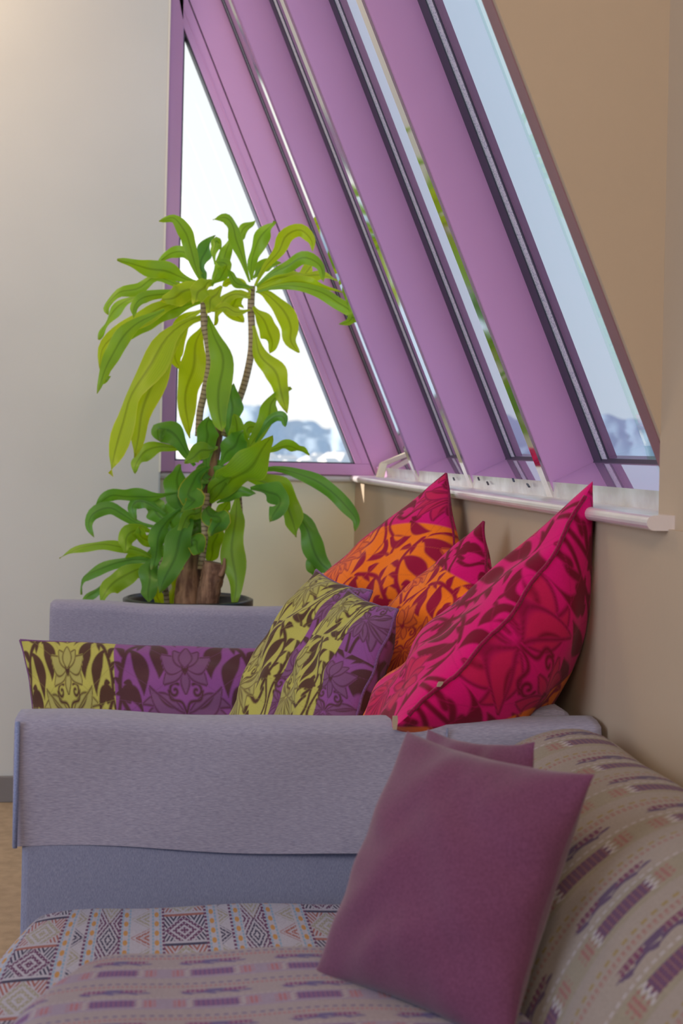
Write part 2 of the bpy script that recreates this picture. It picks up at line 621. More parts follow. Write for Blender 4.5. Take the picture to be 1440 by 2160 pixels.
def bark_mat(name, c0, c1, stretch):
    m, n, l, b = new_mat(name)
    b.inputs['Roughness'].default_value = 0.85
    no = noise_bump(n, l, b, 22, 0.8, 0.01, 6, 'Object', stretch)
    vary(n, l, b, no.outputs[0], c0, c1, 0.35, 0.62)
    return m


M_BARK = bark_mat('cane_bark', srgb(104, 70, 54), srgb(170, 128, 100), (3.0, 3.0, 0.6))
M_SOIL = plain('potting_soil', srgb(52, 40, 32), 0.95, var=0.4, scale=60, bump=0.8, bscale=80)
M_POT = plain('black_glazed_pot', srgb(34, 34, 40), 0.3)


def ring_mat():
    m, n, l, b = new_mat('ringed_stem')
    b.inputs['Roughness'].default_value = 0.7
    uvn = n.new('ShaderNodeUVMap'); uvn.uv_map = 'UVMap'
    sp = n.new('ShaderNodeSeparateXYZ'); l.new(uvn.outputs[0], sp.inputs[0])
    E.nt = m.node_tree
    no = n.new('ShaderNodeTexNoise'); no.inputs['Scale'].default_value = 90
    v = E(sp.outputs[1]) + E(no.outputs[0]) * 0.008
    f = v.mod(0.012).lt(0.0036)
    l.new(mix_c(f, srgb(178, 156, 126), srgb(122, 102, 76)), b.inputs['Base Color'])
    return m


M_RING = ring_mat()

# ------------------------------------------------------------------ room shell
YB = 4.50          # back wall under the triangular window
YL = 4.40          # wall on the left, a little proud of it
XW = 0.672         # right wall under the sill
XI, ZI, SL = 0.703, 1.07, 0.422     # raking inner plane of the slanted window: X = XI - SL (z - ZI)
ZC = 3.0
YE = 1.838          # plaster end wall of the slanted window
ZS = 1.006         # sill top


def rake(z, off=0.0):
    return XI + off - SL * (z - ZI)


structure(box('floor', -4.6, 1.1, -3.2, 4.9, -0.12, 0.0, M_FLOOR))
structure(box('ceiling', -4.6, 1.1, -3.2, 4.9, ZC, ZC + 0.12, M_CEIL))
structure(box('wall_back_left', -4.6, 0.052, YL, YB + 0.052, 0, ZC, M_WALL, bevel=0.006))
structure(box('wall_back', 0.052, 1.0, YB, YB + 0.052, 0, ZS - 0.021, M_WALL_B))
def prism_x(name, poly_yz, x0, x1, mat, parent=None):
    n = len(poly_yz)
    v = [(x0, y, z) for y, z in poly_yz] + [(x1, y, z) for y, z in poly_yz]
    f = [tuple(range(n)), tuple(range(2 * n - 1, n - 1, -1))]
    f += [(i, (i + 1) % n, n + (i + 1) % n, n + i) for i in range(n)]
    o = mesh_obj(name, v, f, mat, parent)
    fix_normals(o)
    return o


# right wall: low under the sill, full height nearer than the slanted window
structure(prism_x('wall_right', [(-3.2, 0), (YB, 0), (YB, ZS - 0.018), (YE, ZS - 0.018), (YE, ZC), (-3.2, ZC)], XW + 0.016, 1.0, M_WALL_R))
# the low part stands a finger's breadth proud and runs out smoothly
pl = [(XW + 0.03, YB), (XW, YB), (XW, YE + 0.16), (XW + 0.0158, YE - 0.30), (XW + 0.03, YE - 0.30)]
vv_ = [(x, y, 0.0) for x, y in pl] + [(x, y, ZS - 0.018) for x, y in pl]
ff_ = [(4, 3, 2, 1, 0), (5, 6, 7, 8, 9)] + [(i, (i + 1) % 5, 5 + (i + 1) % 5, 5 + i) for i in range(5)]
wl_ = structure(mesh_obj('wall_right_low', vv_, ff_, M_WALL_R))
fix_normals(wl_)
# end wall: triangle of plaster between the raking window and the near right wall
structure(prism_y('wall_right_end', [(rake(ZC, 0.002), ZC), (rake(ZS - 0.018, 0.002), ZS - 0.018), (1.0, ZS - 0.018), (1.0, ZC)],
                  YE - 0.002, YE + 0.008, M_WALL_R))
structure(box('wall_rear', -4.6, 1.1, -3.35, -3.2, 0, ZC, M_WALL))
structure(box('wall_left', -4.75, -4.6, -3.2, 4.9, 0, ZC, M_WALL))
structure(box('baseboard_back', -4.6, 0.052, YL - 0.014, YL, 0, 0.078, M_BASE, bevel=0.003))


# ------------------------------------------------------------------ window 1, triangular, in the back wall
w1 = structure(empty('window_1', 'triangular window with purple aluminium frame in the back wall', None, (0.4, YB, ZS)))
XL1 = 0.052
y0, y1 = YB - 0.03, YB + 0.05
ZB0, ZB1 = ZS, ZS + 0.036          # bottom rail
ztop = ZI + (XI - XL1) / SL        # apex height of inner rake
st_w = 0.044                       # left stile
rk_w = 0.048                       # horizontal width of the raking member
box('stile', XL1, XL1 + st_w, y0, y1, ZB0, min(ZC, ztop + 0.05), M_PURPLE, w1, 0.003)
prism_y('rail', [(XL1 + st_w, ZB0), (rake(ZB0), ZB0), (rake(ZB1), ZB1), (XL1 + st_w, ZB1)], y0, y1, M_PURPLE, w1, 0.002)
za = ZI + (XI - rk_w - XL1 - st_w) / SL
prism_y('raking_member', [(rake(ZB1, -rk_w), ZB1), (rake(ZB1), ZB1), (rake(ztop), ztop), (XL1 + st_w - 0.001, za)],
        y0, y1, M_PURPLE, w1, 0.002)
prism_y('raking_bead', [(rake(ZB1, -rk_w * 0.55), ZB1 + 0.0), (rake(ZB1, -rk_w * 0.5), ZB1 + 0.0),
                        (XL1 + st_w + 0.004, za + 0.05), (XL1 + st_w, za + 0.05)], y0 - 0.0015, y0 + 0.001, M_PURPLE, w1)
gk = 0.004
prism_y('gasket', [(XL1 + st_w, ZB1), (rake(ZB1, -rk_w), ZB1), (rake(ZB1 + gk, -rk_w), ZB1 + gk), (XL1 + st_w, ZB1 + gk)], y0 + 0.004, y1 - 0.01, M_GASKET, w1)
prism_y('gasket', [(XL1 + st_w, ZB1), (XL1 + st_w + gk, ZB1), (XL1 + st_w + gk, za - 0.01), (XL1 + st_w, za)], y0 + 0.004, y1 - 0.01, M_GASKET, w1)
prism_y('gasket', [(rake(ZB1, -rk_w - gk), ZB1), (rake(ZB1, -rk_w), ZB1), (XL1 + st_w, za), (XL1 + st_w, za - 0.012)], y0 + 0.004, y1 - 0.01, M_GASKET, w1)
box('edge_bead', XL1 - 0.005, XL1 + 0.001, YL - 0.0015, YB - 0.03, ZS, ZC - 0.001, M_CEIL, w1)
prism_y('pane', [(XL1 + st_w, ZB1), (rake(ZB1, -rk_w), ZB1), (XL1 + st_w, za)], YB + 0.012, YB + 0.018, M_GLASS, w1)

# ------------------------------------------------------------------ window 2, slanted glazing on the right
w2 = structure(empty('window_2', 'slanted row of glass strips between deep purple fins above the right sill', None, (0.75, 3.2, ZS)))
DEP = 0.104                        # horizontal depth of the fins
offs = [479, 557, 666, 828, 1096]
FY = []
for o_ in offs:
    D = XI * FPX / (0.9905 * o_)
    FY.append((D - XI * math.sin(YAW)) / math.cos(YAW))
FT = 0.036
zt = ZC + 0.02
LED0, LED1 = (rake(1.034, 0.012), 1.034), (rake(1.076, DEP + 0.01), 1.076)
for k, fy in enumerate(FY):
    y_near = fy - FT / 2
    ya, yb = y_near, y_near + FT
    if k == 0: ya, yb = YB - 0.035, YB + 0.05
    zb = ZS
    prism_y('fin', [(rake(zb, 0.004), zb), (rake(zb, DEP + 0.03), zb), (rake(zt, DEP + 0.03), zt), (rake(zt, 0.004), zt)], ya + 0.001, yb - 0.001, M_PURPLE, w2)
    if k > 0:
        prism_y('edge_strip', [(rake(zb, 0.0), zb), (rake(zb, 0.005), zb), (rake(zt, 0.005), zt), (rake(zt, 0.0), zt)],
                ya, yb, M_CHROME if k < 4 else M_STRIP_SHADE, w2)
    if k < 4:
        zg = 1.07
        n0 = ya
        n1 = FY[k + 1] + FT / 2
        # black gasket, perforated spacer, thin black line, outer cover strip, glass
        def strip(nm, ya_, yb_, d0_, d1_, mt):
            prism_y(nm, [(rake(zg, DEP + d0_), zg), (rake(zg, DEP + d1_), zg), (rake(zt, DEP + d1_), zt), (rake(zt, DEP + d0_), zt)], ya_, yb_, mt, w2)
        g0 = n0 - (0.042 if k else 0.014)
        strip('gasket', g0, n0, -0.001, 0.02, M_GASKET)
        g1 = g0 - (0.028 if k else 0.006)
        strip('spacer', g1, g0, 0.002, 0.02, M_SPACER)
        strip('gasket', g1 - 0.006, g1, 0.0025, 0.02, M_GASKET)
        strip('pane', n1 - 0.02, g1 - 0.006, 0.0035, 0.0095, M_GLASS_BLUE)
        prism_y('bottom_gasket', [(LED1[0] - 0.012, LED1[1] - 0.008), (LED1[0] + 0.03, LED1[1] + 0.004), (LED1[0] + 0.03, LED1[1] + 0.008), (LED1[0] - 0.008, LED1[1] + 0.002)], n1, n0, M_GASKET, w2)
        prism_y('ledge', [LED0, LED1, (LED1[0] + 0.05, LED1[1]), (LED1[0] + 0.05, ZS), (rake(ZS, 0.014), ZS)], n1, n0, M_PURPLE_GLOSS, w2)
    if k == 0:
        # cream bars painted as the sun patch on the first bay's ledge
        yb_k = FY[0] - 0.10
        hexa('sunlit_corner_bar', [(LED0[0] - 0.014, yb_k - 0.02, LED0[1]), (LED1[0], yb_k - 0.02, LED1[1]), (LED1[0], yb_k + 0.0, LED1[1]), (LED0[0] - 0.014, yb_k, LED0[1]),
                                (LED0[0] - 0.014, yb_k - 0.02, LED0[1] + 0.016), (LED1[0], yb_k - 0.02, LED1[1] + 0.016), (LED1[0], yb_k, LED1[1] + 0.016), (LED0[0] - 0.014, yb_k, LED0[1] + 0.016)], M_SUNLIT, w2, 0.002)
        hexa('sunlit_corner_bar', [(LED0[0] - 0.034, yb_k - 0.06, ZS), (LED0[0] - 0.010, yb_k - 0.06, ZS), (LED0[0] - 0.010, yb_k - 0.04, ZS), (LED0[0] - 0.034, yb_k - 0.04, ZS),
                                (LED0[0] - 0.016, yb_k - 0.02, LED0[1] + 0.014), (LED0[0] + 0.006, yb_k - 0.02, LED0[1] + 0.014), (LED0[0] + 0.006, yb_k, LED0[1] + 0.014), (LED0[0] - 0.016, yb_k, LED0[1] + 0.014)], M_SUNLIT, w2, 0.002)
prism_y('fascia', [(rake(ZS, 0.002), ZS), (rake(1.034, 0.011), 1.034), (rake(1.034, 0.014), 1.034), (rake(ZS, 0.010), ZS)],
        YE + 0.012, FY[0] - 0.14, M_FOIL, w2)

for w_ in (w1, w2):
    for ch in w_.children:
        ch.matrix_parent_inverse = Matrix.Translation(w_.location).inverted()

# ------------------------------------------------------------------ sills
def nosing_profile(x_front, x_back, z_top, th):
    pts = []
    r = th / 2
    for k in range(9):
        a = math.pi / 2 + math.pi * k / 8
        pts.append((x_front + r + r * math.cos(a), z_top - r + r * math.sin(a)))
    return [(x_back, z_top)] + pts + [(x_back, z_top - th)]


s2 = structure(prism_y('trim_2', nosing_profile(XW - 0.022, 0.90, ZS, 0.020), YE - 0.06, YB - 0.012, M_SILL), 'silvery rounded window sill along the right wall')
n = 9
prof = nosing_profile(0, 1, 0, 0)
r = 0.011
pv = []
for k in range(n):
    a = math.pi / 2 + math.pi * k / (n - 1)
    pv.append((YB - 0.02 + r + r * math.cos(a) - 0.0, ZS - r + r * math.sin(a)))
ring = [(YB + 0.05, ZS)] + pv + [(YB + 0.05, ZS - 0.022)]
v = [(XL1, y, z) for y, z in ring] + [(XW - 0.012, y, z) for y, z in ring]
m_ = len(ring)
f = [tuple(range(m_)), tuple(range(2 * m_ - 1, m_ - 1, -1))] + [(i, (i + 1) % m_, m_ + (i + 1) % m_, m_ + i) for i in range(m_)]
s1 = mesh_obj('trim_1', v, f, M_SILL_W); fix_normals(s1)
structure(s1, 'pale rounded window sill under the triangular window')


# small dark scuffs on the foil strip
for (sy, sz, ln) in ((2.62, 1.020, 0.016), (2.95, 1.016, 0.012), (3.28, 1.018, 0.012), (3.02, 1.024, 0.010), (2.72, 1.028, 0.010)):
    x_ = rake(sz, 0.002) - 0.0035
    o_ = hexa('scuff', [(x_, sy, sz), (x_, sy + ln, sz + 0.006), (x_ + 0.004, sy + ln, sz + 0.006), (x_ + 0.004, sy, sz),
                   (x_, sy, sz + 0.0016), (x_, sy + ln, sz + 0.0076), (x_ + 0.004, sy + ln, sz + 0.0076), (x_ + 0.004, sy, sz + 0.0016)], M_GASKET, w2)
    o_.matrix_parent_inverse = Matrix.Translation(w2.location).inverted()

# ------------------------------------------------------------------ grey sofa along the right wall
sofa = empty('grey_sofa', 'lavender grey slipcovered sofa with thin arms against the right wall', 'sofa', (0.2, 2.7, 0))


def floor_pt(p): return Vector((p.x, p.y, 0))


def wavy_panel(name, p0, p1, z_top, z_bot, nrm, th, mat, parent, sag_top=0.004, sag_bot=0.006, nu=70, nv=26):
    """Cloth panel between p0 and p1 (xy), hanging from z_top to z_bot, th thick, outside along nrm; rounded top."""
    p0 = Vector((p0[0], p0[1], 0)); p1 = Vector((p1[0], p1[1], 0))
    rng = np.random.RandomState(5)
    ph = rng.rand(8) * 6.28
    verts = []
    for i in range(nu):
        s = i / (nu - 1)
        base = p0.lerp(p1, s)
        w = 0.5 * math.sin(9 * s + ph[0]) + 0.3 * math.sin(21 * s + ph[1])
        zt_ = z_top + sag_top * w - 0.004 * math.sin(math.pi * s)
        zb_ = z_bot + sag_bot * (0.6 * math.sin(6 * s + ph[2]) + 0.4 * math.sin(14 * s + ph[3]))
        # profile: outside from bottom to top, over the top, inside down
        for j in range(nv):
            q = j / (nv - 1)
            if q < 0.42:
                t = q / 0.42; z = zb_ + (zt_ - 0.008 - zb_) * t; o = 0.0
            elif q < 0.58:
                t = (q - 0.42) / 0.16; a = math.pi * t
                z = zt_ - 0.008 + 0.008 * math.sin(a); o = -th * (0.5 - 0.5 * math.cos(a))
            else:
                t = (q - 0.58) / 0.42; z = zt_ - 0.008 - (zt_ - 0.008 - zb_) * t; o = -th
            rip = 0.0035 * (math.sin(7 * s + 5 * q + ph[4]) + math.sin(17 * s - 9 * q + ph[5])) * (0.3 + q)
            fl = 0.006 * max(0, 1 - q / 0.42) * math.sin(4 * s + ph[6]) if q < 0.42 else 0
            c = base + nrm * (o + (rip + fl if q < 0.5 else -rip))
            verts.append((c.x, c.y, z))
    faces = grid_faces(nu, nv).tolist()
    faces.append([j for j in range(nv)][::-1])
    faces.append([(nu - 1) * nv + j for j in range(nv)])
    me = bpy.data.meshes.new(name)
    me.from_pydata(verts, [], faces); me.update()
    me.polygons.foreach_set('use_smooth', [len(pp.vertices) == 4 for pp in me.polygons])
    me.materials.append(mat)
    o = link(bpy.data.objects.new(name, me), parent)
    fix_normals(o)
    o.matrix_parent_inverse = parent.matrix_world.inverted()
    return o


def keep(o):
    """Children are modelled in world space; keep them there."""
    o.matrix_parent_inverse = Matrix.Translation(o.parent.location).inverted()
    return o


zarm = 0.697
a0, a1 = at(30, 1510, 1.995), at(1270, 1528, 2.045)
dirn = (a1 - a0); dirn.z = 0; dirn.normalize()
nout = Vector((dirn.y, -dirn.x, 0))           # towards the camera
# near arm: body panel and the flap of the slipcover over it
arm = keep(hexa('arm', [floor_pt(a0) + dirn * 0.012 - nout * 0.008, floor_pt(a1) - dirn * 0.01 - nout * 0.008,
                        floor_pt(a1) - dirn * 0.01 - nout * 0.088, floor_pt(a0) + dirn * 0.012 - nout * 0.088] +
                [Vector((p.x, p.y, zarm - 0.01)) for p in (a0 + dirn * 0.012 - nout * 0.008, a1 - dirn * 0.01 - nout * 0.008,
                                                          a1 - dirn * 0.01 - nout * 0.088, a0 + dirn * 0.012 - nout * 0.088)],
                M_GREY_BODY, sofa, 0.01, 3))
wavy_panel('arm_cover', a0, a1, zarm, 0.512, nout, 0.098, M_GREY, arm)
tube('edge_seam', [(a0.x + 0.005, a0.y - 0.002, 0.515), (a0.x + 0.005, a0.y - 0.002, 0.60), (a0.x + 0.005, a0.y - 0.002, 0.692)], [0.0035] * 3, M_SEAM, arm, 8)
hem = [(a0 + dirn * (0.85 * t)) + nout * 0.004 for t in np.linspace(0, 1, 30)]
rng_ = np.random.RandomState(5); ph_ = rng_.rand(8) * 6.28
tube('cover_seam', [at(943, 1536 + 38 * k, 2.0295) for k in range(7)], [0.0016] * 7, M_GREY_BODY, arm, 6)
b0, b1 = at(105, 1268, 3.50), at(858, 1285, 3.47)
dirb = (b1 - b0); dirb.z = 0; dirb.normalize()
nb = Vector((dirb.y, -dirb.x, 0))
arm2 = keep(hexa('arm', [floor_pt(b0) + dirb * 0.012 - nb * 0.008, floor_pt(b1) - nb * 0.008, floor_pt(b1) - nb * 0.088, floor_pt(b0) + dirb * 0.012 - nb * 0.088] +
                 [Vector((p.x, p.y, zarm - 0.012)) for p in (b0 + dirb * 0.012 - nb * 0.008, b1 - nb * 0.008, b1 - nb * 0.088, b0 + dirb * 0.012 - nb * 0.088)],
                 M_GREY_BODY, sofa, 0.01, 3))
wavy_panel('arm_cover', b0, b1, zarm - 0.002, 0.40, nb, 0.098, M_GREY, arm2)
# backrest between the arms, against the wall
bk0, bk1 = a1 - nout * 0.09, b1
keep(hexa('backrest', [(0.53, bk0.y, 0.06), (0.655, bk0.y, 0.06), (0.655, b1.y + 0.05, 0.06), (0.53, b1.y + 0.05, 0.06),
                       (0.56, bk0.y, 0.70), (0.655, bk0.y, 0.70), (0.655, b1.y + 0.05, 0.70), (0.56, b1.y + 0.05, 0.70)], M_GREY, sofa, 0.03, 4))
ya_, yb_ = a0.y + 0.11, b0.y - 0.02
keep(box('seat_base', -0.11, 0.55, ya_, yb_, 0.08, 0.29, M_GREY_BODY, sofa, 0.015, 3))
ym_ = (ya_ + yb_) / 2
keep(box('seat_cushion', -0.16, 0.53, ya_ + 0.005, ym_ - 0.003, 0.29, 0.43, M_GREY, sofa, 0.04, 4))
keep(box('seat_cushion', -0.16, 0.53, ym_ + 0.003, yb_ - 0.005, 0.29, 0.43, M_GREY, sofa, 0.04, 4))
for (lx, ly) in ((-0.07, ya_ + 0.06), (-0.07, yb_ - 0.06), (0.5, ya_ + 0.06), (0.5, yb_ - 0.06)):
    keep(box('leg', lx - 0.025, lx + 0.025, ly - 0.025, ly + 0.025, 0, 0.085, M_GASKET, sofa, 0.004))


# ------------------------------------------------------------------ patterned sofa in the foreground
psofa = empty('patterned_sofa', 'low sofa in woven geometric kilim fabric in the foreground', 'sofa', (0.2, 1.4, 0))


def rounded_slab(name, x0, x1, y0, y1, z0, z1, r, mat, parent, dome=0.0, nx=90, ny=60, uvscale=100.0, corner=0.06, u_of='x', vscale=1.0):
    """Soft block: top grid draped over rounded edges and down the sides."""
    verts, uv = [], []
    H = z1 - z0
    def prof(s, length):
        # s in [0,1] -> (pos, drop) around a rounded edge on both sides
        tot = length - 2 * r + math.pi * r + 2 * (H - r)
        d = s * tot
        if d < H - r: return (0.0, H - d)
        d -= H - r
        if d < math.pi * r / 2:
            a = d / r; return (r - r * math.cos(a), r - r * math.sin(a))
        d -= math.pi * r / 2
        if d < length - 2 * r: return (r + d, 0.0)
        d -= length - 2 * r
        if d < math.pi * r / 2:
            a = d / r; return (length - r + r * math.sin(a), r - r * math.cos(a))
        d -= math.pi * r / 2
        return (length, r + d)
    LX, LY = x1 - x0, y1 - y0
    totx = LX - 2 * r + math.pi * r + 2 * (H - r)
    toty = LY - 2 * r + math.pi * r + 2 * (H - r)
    for i in range(nx):
        px_, dx_ = prof(i / (nx - 1), LX)
        for j in range(ny):
            py_, dy_ = prof(j / (ny - 1), LY)
            drop = min(H, math.hypot(dx_, dy_) if dx_ < r and dy_ < r else max(dx_, dy_))
            fx, fy = px_ / LX * 2 - 1, py_ / LY * 2 - 1
            # round the plan corners
            ax, ay = abs(fx), abs(fy)
            kx = 1 - corner / LX * 2 * max(0, ay - 0.6) ** 2 / 0.16 * ax ** 4
            ky = 1 - corner / LY * 2 * max(0, ax - 0.6) ** 2 / 0.16 * ay ** 4
            z = z1 - drop + dome * (1 - fx ** 2) * (1 - fy ** 2)
            z += 0.002 * math.sin(9 * fx + 3 * fy) * (1 if drop < H * .5 else 0)
            verts.append((x0 + LX * (fx * kx + 1) / 2, y0 + LY * (fy * ky + 1) / 2, z))
            U, V = i / (nx - 1) * totx * uvscale, j / (ny - 1) * toty * uvscale * vscale
            uv.append((U, V) if u_of == 'x' else (V, U))
    f = grid_faces(nx, ny)
    o = fast_mesh(name, verts, f, mat, parent, uv=uv)
    keep(o)
    return o


keep(box('base', -0.15, 0.62, 0.30, 1.93, 0.03, 0.30, M_GREY_BODY, psofa, 0.01))
deck = rounded_slab('seat_deck', -0.185, 0.60, 0.28, 1.965, 0.28, 0.462, 0.04, M_KILIM, psofa, 0.0, 90, 120, 100.0, vscale=0.36)
pad = rounded_slab('seat_cushion', -0.135, 0.55, 0.55, 1.63, 0.462, 0.520, 0.05, M_FADED_SEAT, psofa, 0.012, 90, 110, 100.0, corner=0.12)


def backrest():
    prof = catmull([(0.36, 0.46), (0.372, 0.50), (0.405, 0.57), (0.455, 0.635), (0.52, 0.685), (0.585, 0.703), (0.64, 0.692), (0.664, 0.64), (0.664, 0.40)], 60)
    seg = np.r_[0, np.cumsum(np.hypot(*np.diff(prof, axis=0).T))]
    ys = np.r_[1.955, 1.945, 1.92, 1.88, np.linspace(1.82, 0.35, 46)]
    shrink = np.r_[0.86, 0.93, 0.97, 0.992, np.ones(46)]
    verts, uv = [], []
    cx, cz = 0.56, 0.52
    for y, s in zip(ys, shrink):
        for (x, z), d in zip(prof, seg):
            w = 0.006 * math.sin(9 * y + 6 * d) + 0.004 * math.sin(23 * y - 11 * d)
            verts.append((cx + (x - cx) * s - w * (0.66 - x) * 3, y, cz + (z - cz) * s + w * 0.5)); uv.append((d * 100 * 1.0, y * 100))
    f = grid_faces(len(ys), len(prof)).tolist()
    o = fast_mesh('backrest', verts, f, M_FADED_BACK, psofa, uv=[(a_ * 0.7, b_ * 0.7) for a_, b_ in uv])
    keep(o)
    cap = [verts[i] for i in range(len(prof))]
    c = keep(mesh_obj('backrest_end', cap, [tuple(range(len(prof)))], M_FADED_BACK, psofa, uv=[(p[0] * 100, p[2] * 100) for p in cap]))
    return o


backrest()


# ------------------------------------------------------------------ floral print, evaluated in numpy
def sstep(v, aa): return np.clip(v / (2 * aa) + 0.5, 0, 1)


def tear(x, y, p, q, w, bend=0.0, k=0.8):
    dx, dy = q[0] - p[0], q[1] - p[1]
    L = math.hypot(dx, dy)
    t = ((x - p[0]) * dx + (y - p[1]) * dy) / L ** 2
    s = (-(x - p[0]) * dy + (y - p[1]) * dx) / L
    tc = np.clip(t, 0, 1)
    s = s - bend * L * 4 * tc * (1 - tc)
    pr = np.sin(np.pi * tc ** k)
    val = w * pr - np.abs(s)
    return np.where((t < 0) | (t > 1), -np.abs(s) - 0.02, val)


def poly(x, y, pts, n=26):
    P = catmull(pts, n)
    d = np.full(x.shape, 9.0)
    for a, b in zip(P[:-1], P[1:]):
        ex, ey = b - a
        l2 = ex * ex + ey * ey + 1e-12
        t = np.clip(((x - a[0]) * ex + (y - a[1]) * ey) / l2, 0, 1)
        d = np.minimum(d, np.hypot(x - a[0] - t * ex, y - a[1] - t * ey))
    return d


def spiral(c, r, turns, a0, n=14, sgn=1):
    return [(c[0] + r * (1 - 0.85 * k / n) * math.cos(a0 + sgn * turns * 6.283 * k / n),
             c[1] + r * (1 - 0.85 * k / n) * math.sin(a0 + sgn * turns * 6.283 * k / n)) for k in range(n + 1)]


def floral(x, y, aa=0.012, lw=0.015):
    """x, y in motif units (mirror symmetric about x = 0, period 2 in x, 1.5 in y). Returns dark mask, petal mask."""
    x = np.abs((x + 1) % 2 - 1)
    y = (y + 0.9) % 1.5 - 0.9
    dark = np.zeros_like(x); pet = np.zeros_like(x)

    def D(val):
        nonlocal dark, pet
        m = sstep(val, aa); dark = np.maximum(dark, m); pet = pet * (1 - m)

    def Lt(val):
        nonlocal dark
        dark = dark * (1 - sstep(val, aa))

    def P(p, q, w, bend=0.0, k=0.75, vein=False):
        nonlocal dark, pet
        val = tear(x, y, p, q, w, bend, k)
        m = sstep(val + lw, aa)
        dark = dark * (1 - m); pet = pet * (1 - m)
        inn = sstep(val, aa)
        dark = np.maximum(dark, m * (1 - sstep(val - lw * 0.4, aa)))
        pet = np.maximum(pet, inn * (1 - dark))
        if vein:
            mid = tear(x, y, (p[0] + (q[0] - p[0]) * .15, p[1] + (q[1] - p[1]) * .15), (p[0] + (q[0] - p[0]) * .8, p[1] + (q[1] - p[1]) * .8), w * 0.16, bend * 0.8, 1)
            dark = np.maximum(dark, sstep(mid, aa))
    # stems
    D(0.028 - poly(x, y, [(0.03, -0.9), (0.10, -0.62), (0.30, -0.45), (0.52, -0.40), (0.72, -0.46), (0.86, -0.30)]))
    D(0.030 - poly(x, y, [(0.50, 0.58), (0.74, 0.42), (0.88, 0.15), (0.90, -0.12), (0.80, -0.30)]))
    D(0.024 - poly(x, y, [(0.9, -0.15), (0.97, -0.45), (0.9, -0.75), (0.98, -0.9)]))
    # big dark leaves with a light tongue
    D(tear(x, y, (0.52, 0.56), (0.36, 0.04), 0.125, -0.16, 0.9)); Lt(tear(x, y, (0.50, 0.50), (0.50, 0.24), 0.045, 0.12, 0.8))
    D(tear(x, y, (0.78, 0.40), (0.58, -0.14), 0.105, -0.14, 0.9)); Lt(tear(x, y, (0.75, 0.34), (0.70, 0.08), 0.036, 0.14, 0.8))
    D(tear(x, y, (0.0, 0.50), (0.46, 0.56), 0.055, 0.16, 0.9))
    D(tear(x, y, (0.40, 0.60), (0.14, 0.46), 0.035, -0.15, 0.9))
    # leaflets along the side branch
    for (p, q, w, b_) in (((0.84, 0.26), (0.98, 0.42), 0.05, 0.2), ((0.88, 0.1), (1.0, 0.24), 0.045, 0.2), ((0.86, 0.0), (0.72, -0.06), 0.04, -.2),
                          ((0.66, 0.5), (0.84, 0.56), 0.05, 0.2), ((0.58, 0.52), (0.66, 0.36), 0.035, 0.1), ((0.90, -0.05), (1.0, 0.06), 0.035, .2)):
        D(tear(x, y, p, q, w, b_))
    # dark scroll leaf
    D(tear(x, y, (0.98, -0.12), (0.60, -0.34), 0.085, -0.30, 0.8))
    D(0.034 - poly(x, y, spiral((0.79, -0.10), 0.085, 1.1, -1.6, sgn=1), 22))
    D(tear(x, y, (0.98, -0.62), (0.66, -0.80), 0.10, 0.22, 0.8)); Lt(tear(x, y, (0.92, -0.64), (0.76, -0.74), 0.03, 0.2))
    D(tear(x, y, (0.62, -0.58), (0.40, -0.86), 0.075, 0.2, 0.8))
    D(tear(x, y, (0.45, -0.60), (0.60, -0.52), 0.05, -0.2, 0.8))
    # outlined fan petals
    for (q, w, b_) in (((0.34, -0.74), 0.07, 0.12), ((0.52, -0.60), 0.075, 0.10), ((0.62, -0.40), 0.075, 0.10), ((0.60, -0.22), 0.07, 0.14), ((0.50, -0.04), 0.075, -0.18)):
        P((0.03, -0.30), q, w, b_, 1.15, True)
    P((0.0, -0.36), (0.20, -0.66), 0.07, 0.05, 1.0, True)
    P((0.0, -0.34), (0.0, -0.66), 0.075, 0, 1.0, True)
    # scrolls under the flower
    s = poly(x, y, spiral((0.15, -0.08), 0.085, 1.15, 2.2, sgn=-1), 22)
    D(0.017 - s); D(0.016 - poly(x, y, [(0.0, -0.30), (0.06, -0.2), (0.20, -0.17), (0.235, -0.08)]))
    # flower
    P((0.0, 0.12), (0.0, -0.12), 0.055, 0, 0.8)
    P((0.02, 0.14), (0.30, -0.02), 0.085, 0.12, 0.85, False)
    P((0.02, 0.16), (0.33, 0.33), 0.105, -0.12, 0.85, False)
    P((0.0, 0.16), (0.17, 0.40), 0.07, 0.0, 0.95)
    P((0.0, 0.17), (0.0, 0.45), 0.085, 0, 0.85)
    D(tear(x, y, (0.0, 0.08), (0.06, 0.22), 0.02)); D(0.03 - np.hypot(x, y - 0.14))
    return dark, pet


def scheme(x, y, base, darkc, petc):
    d, p = floral(x, y)
    c = np.empty(x.shape + (3,))
    for i in range(3):
        k = base[i] * (1 - p) + petc[i] * p
        c[..., i] = k * (1 - d) + darkc[i] * d
    return c


OLIVE = (srgb(176, 168, 84), srgb(78, 50, 40), srgb(164, 156, 90))
PURP = (srgb(134, 74, 138), srgb(80, 46, 52), srgb(120, 76, 116))
MAG = (srgb(208, 6, 108), srgb(116, 0, 40), srgb(194, 20, 80))
ORG = (srgb(240, 118, 24), srgb(150, 8, 54), srgb(226, 104, 44))


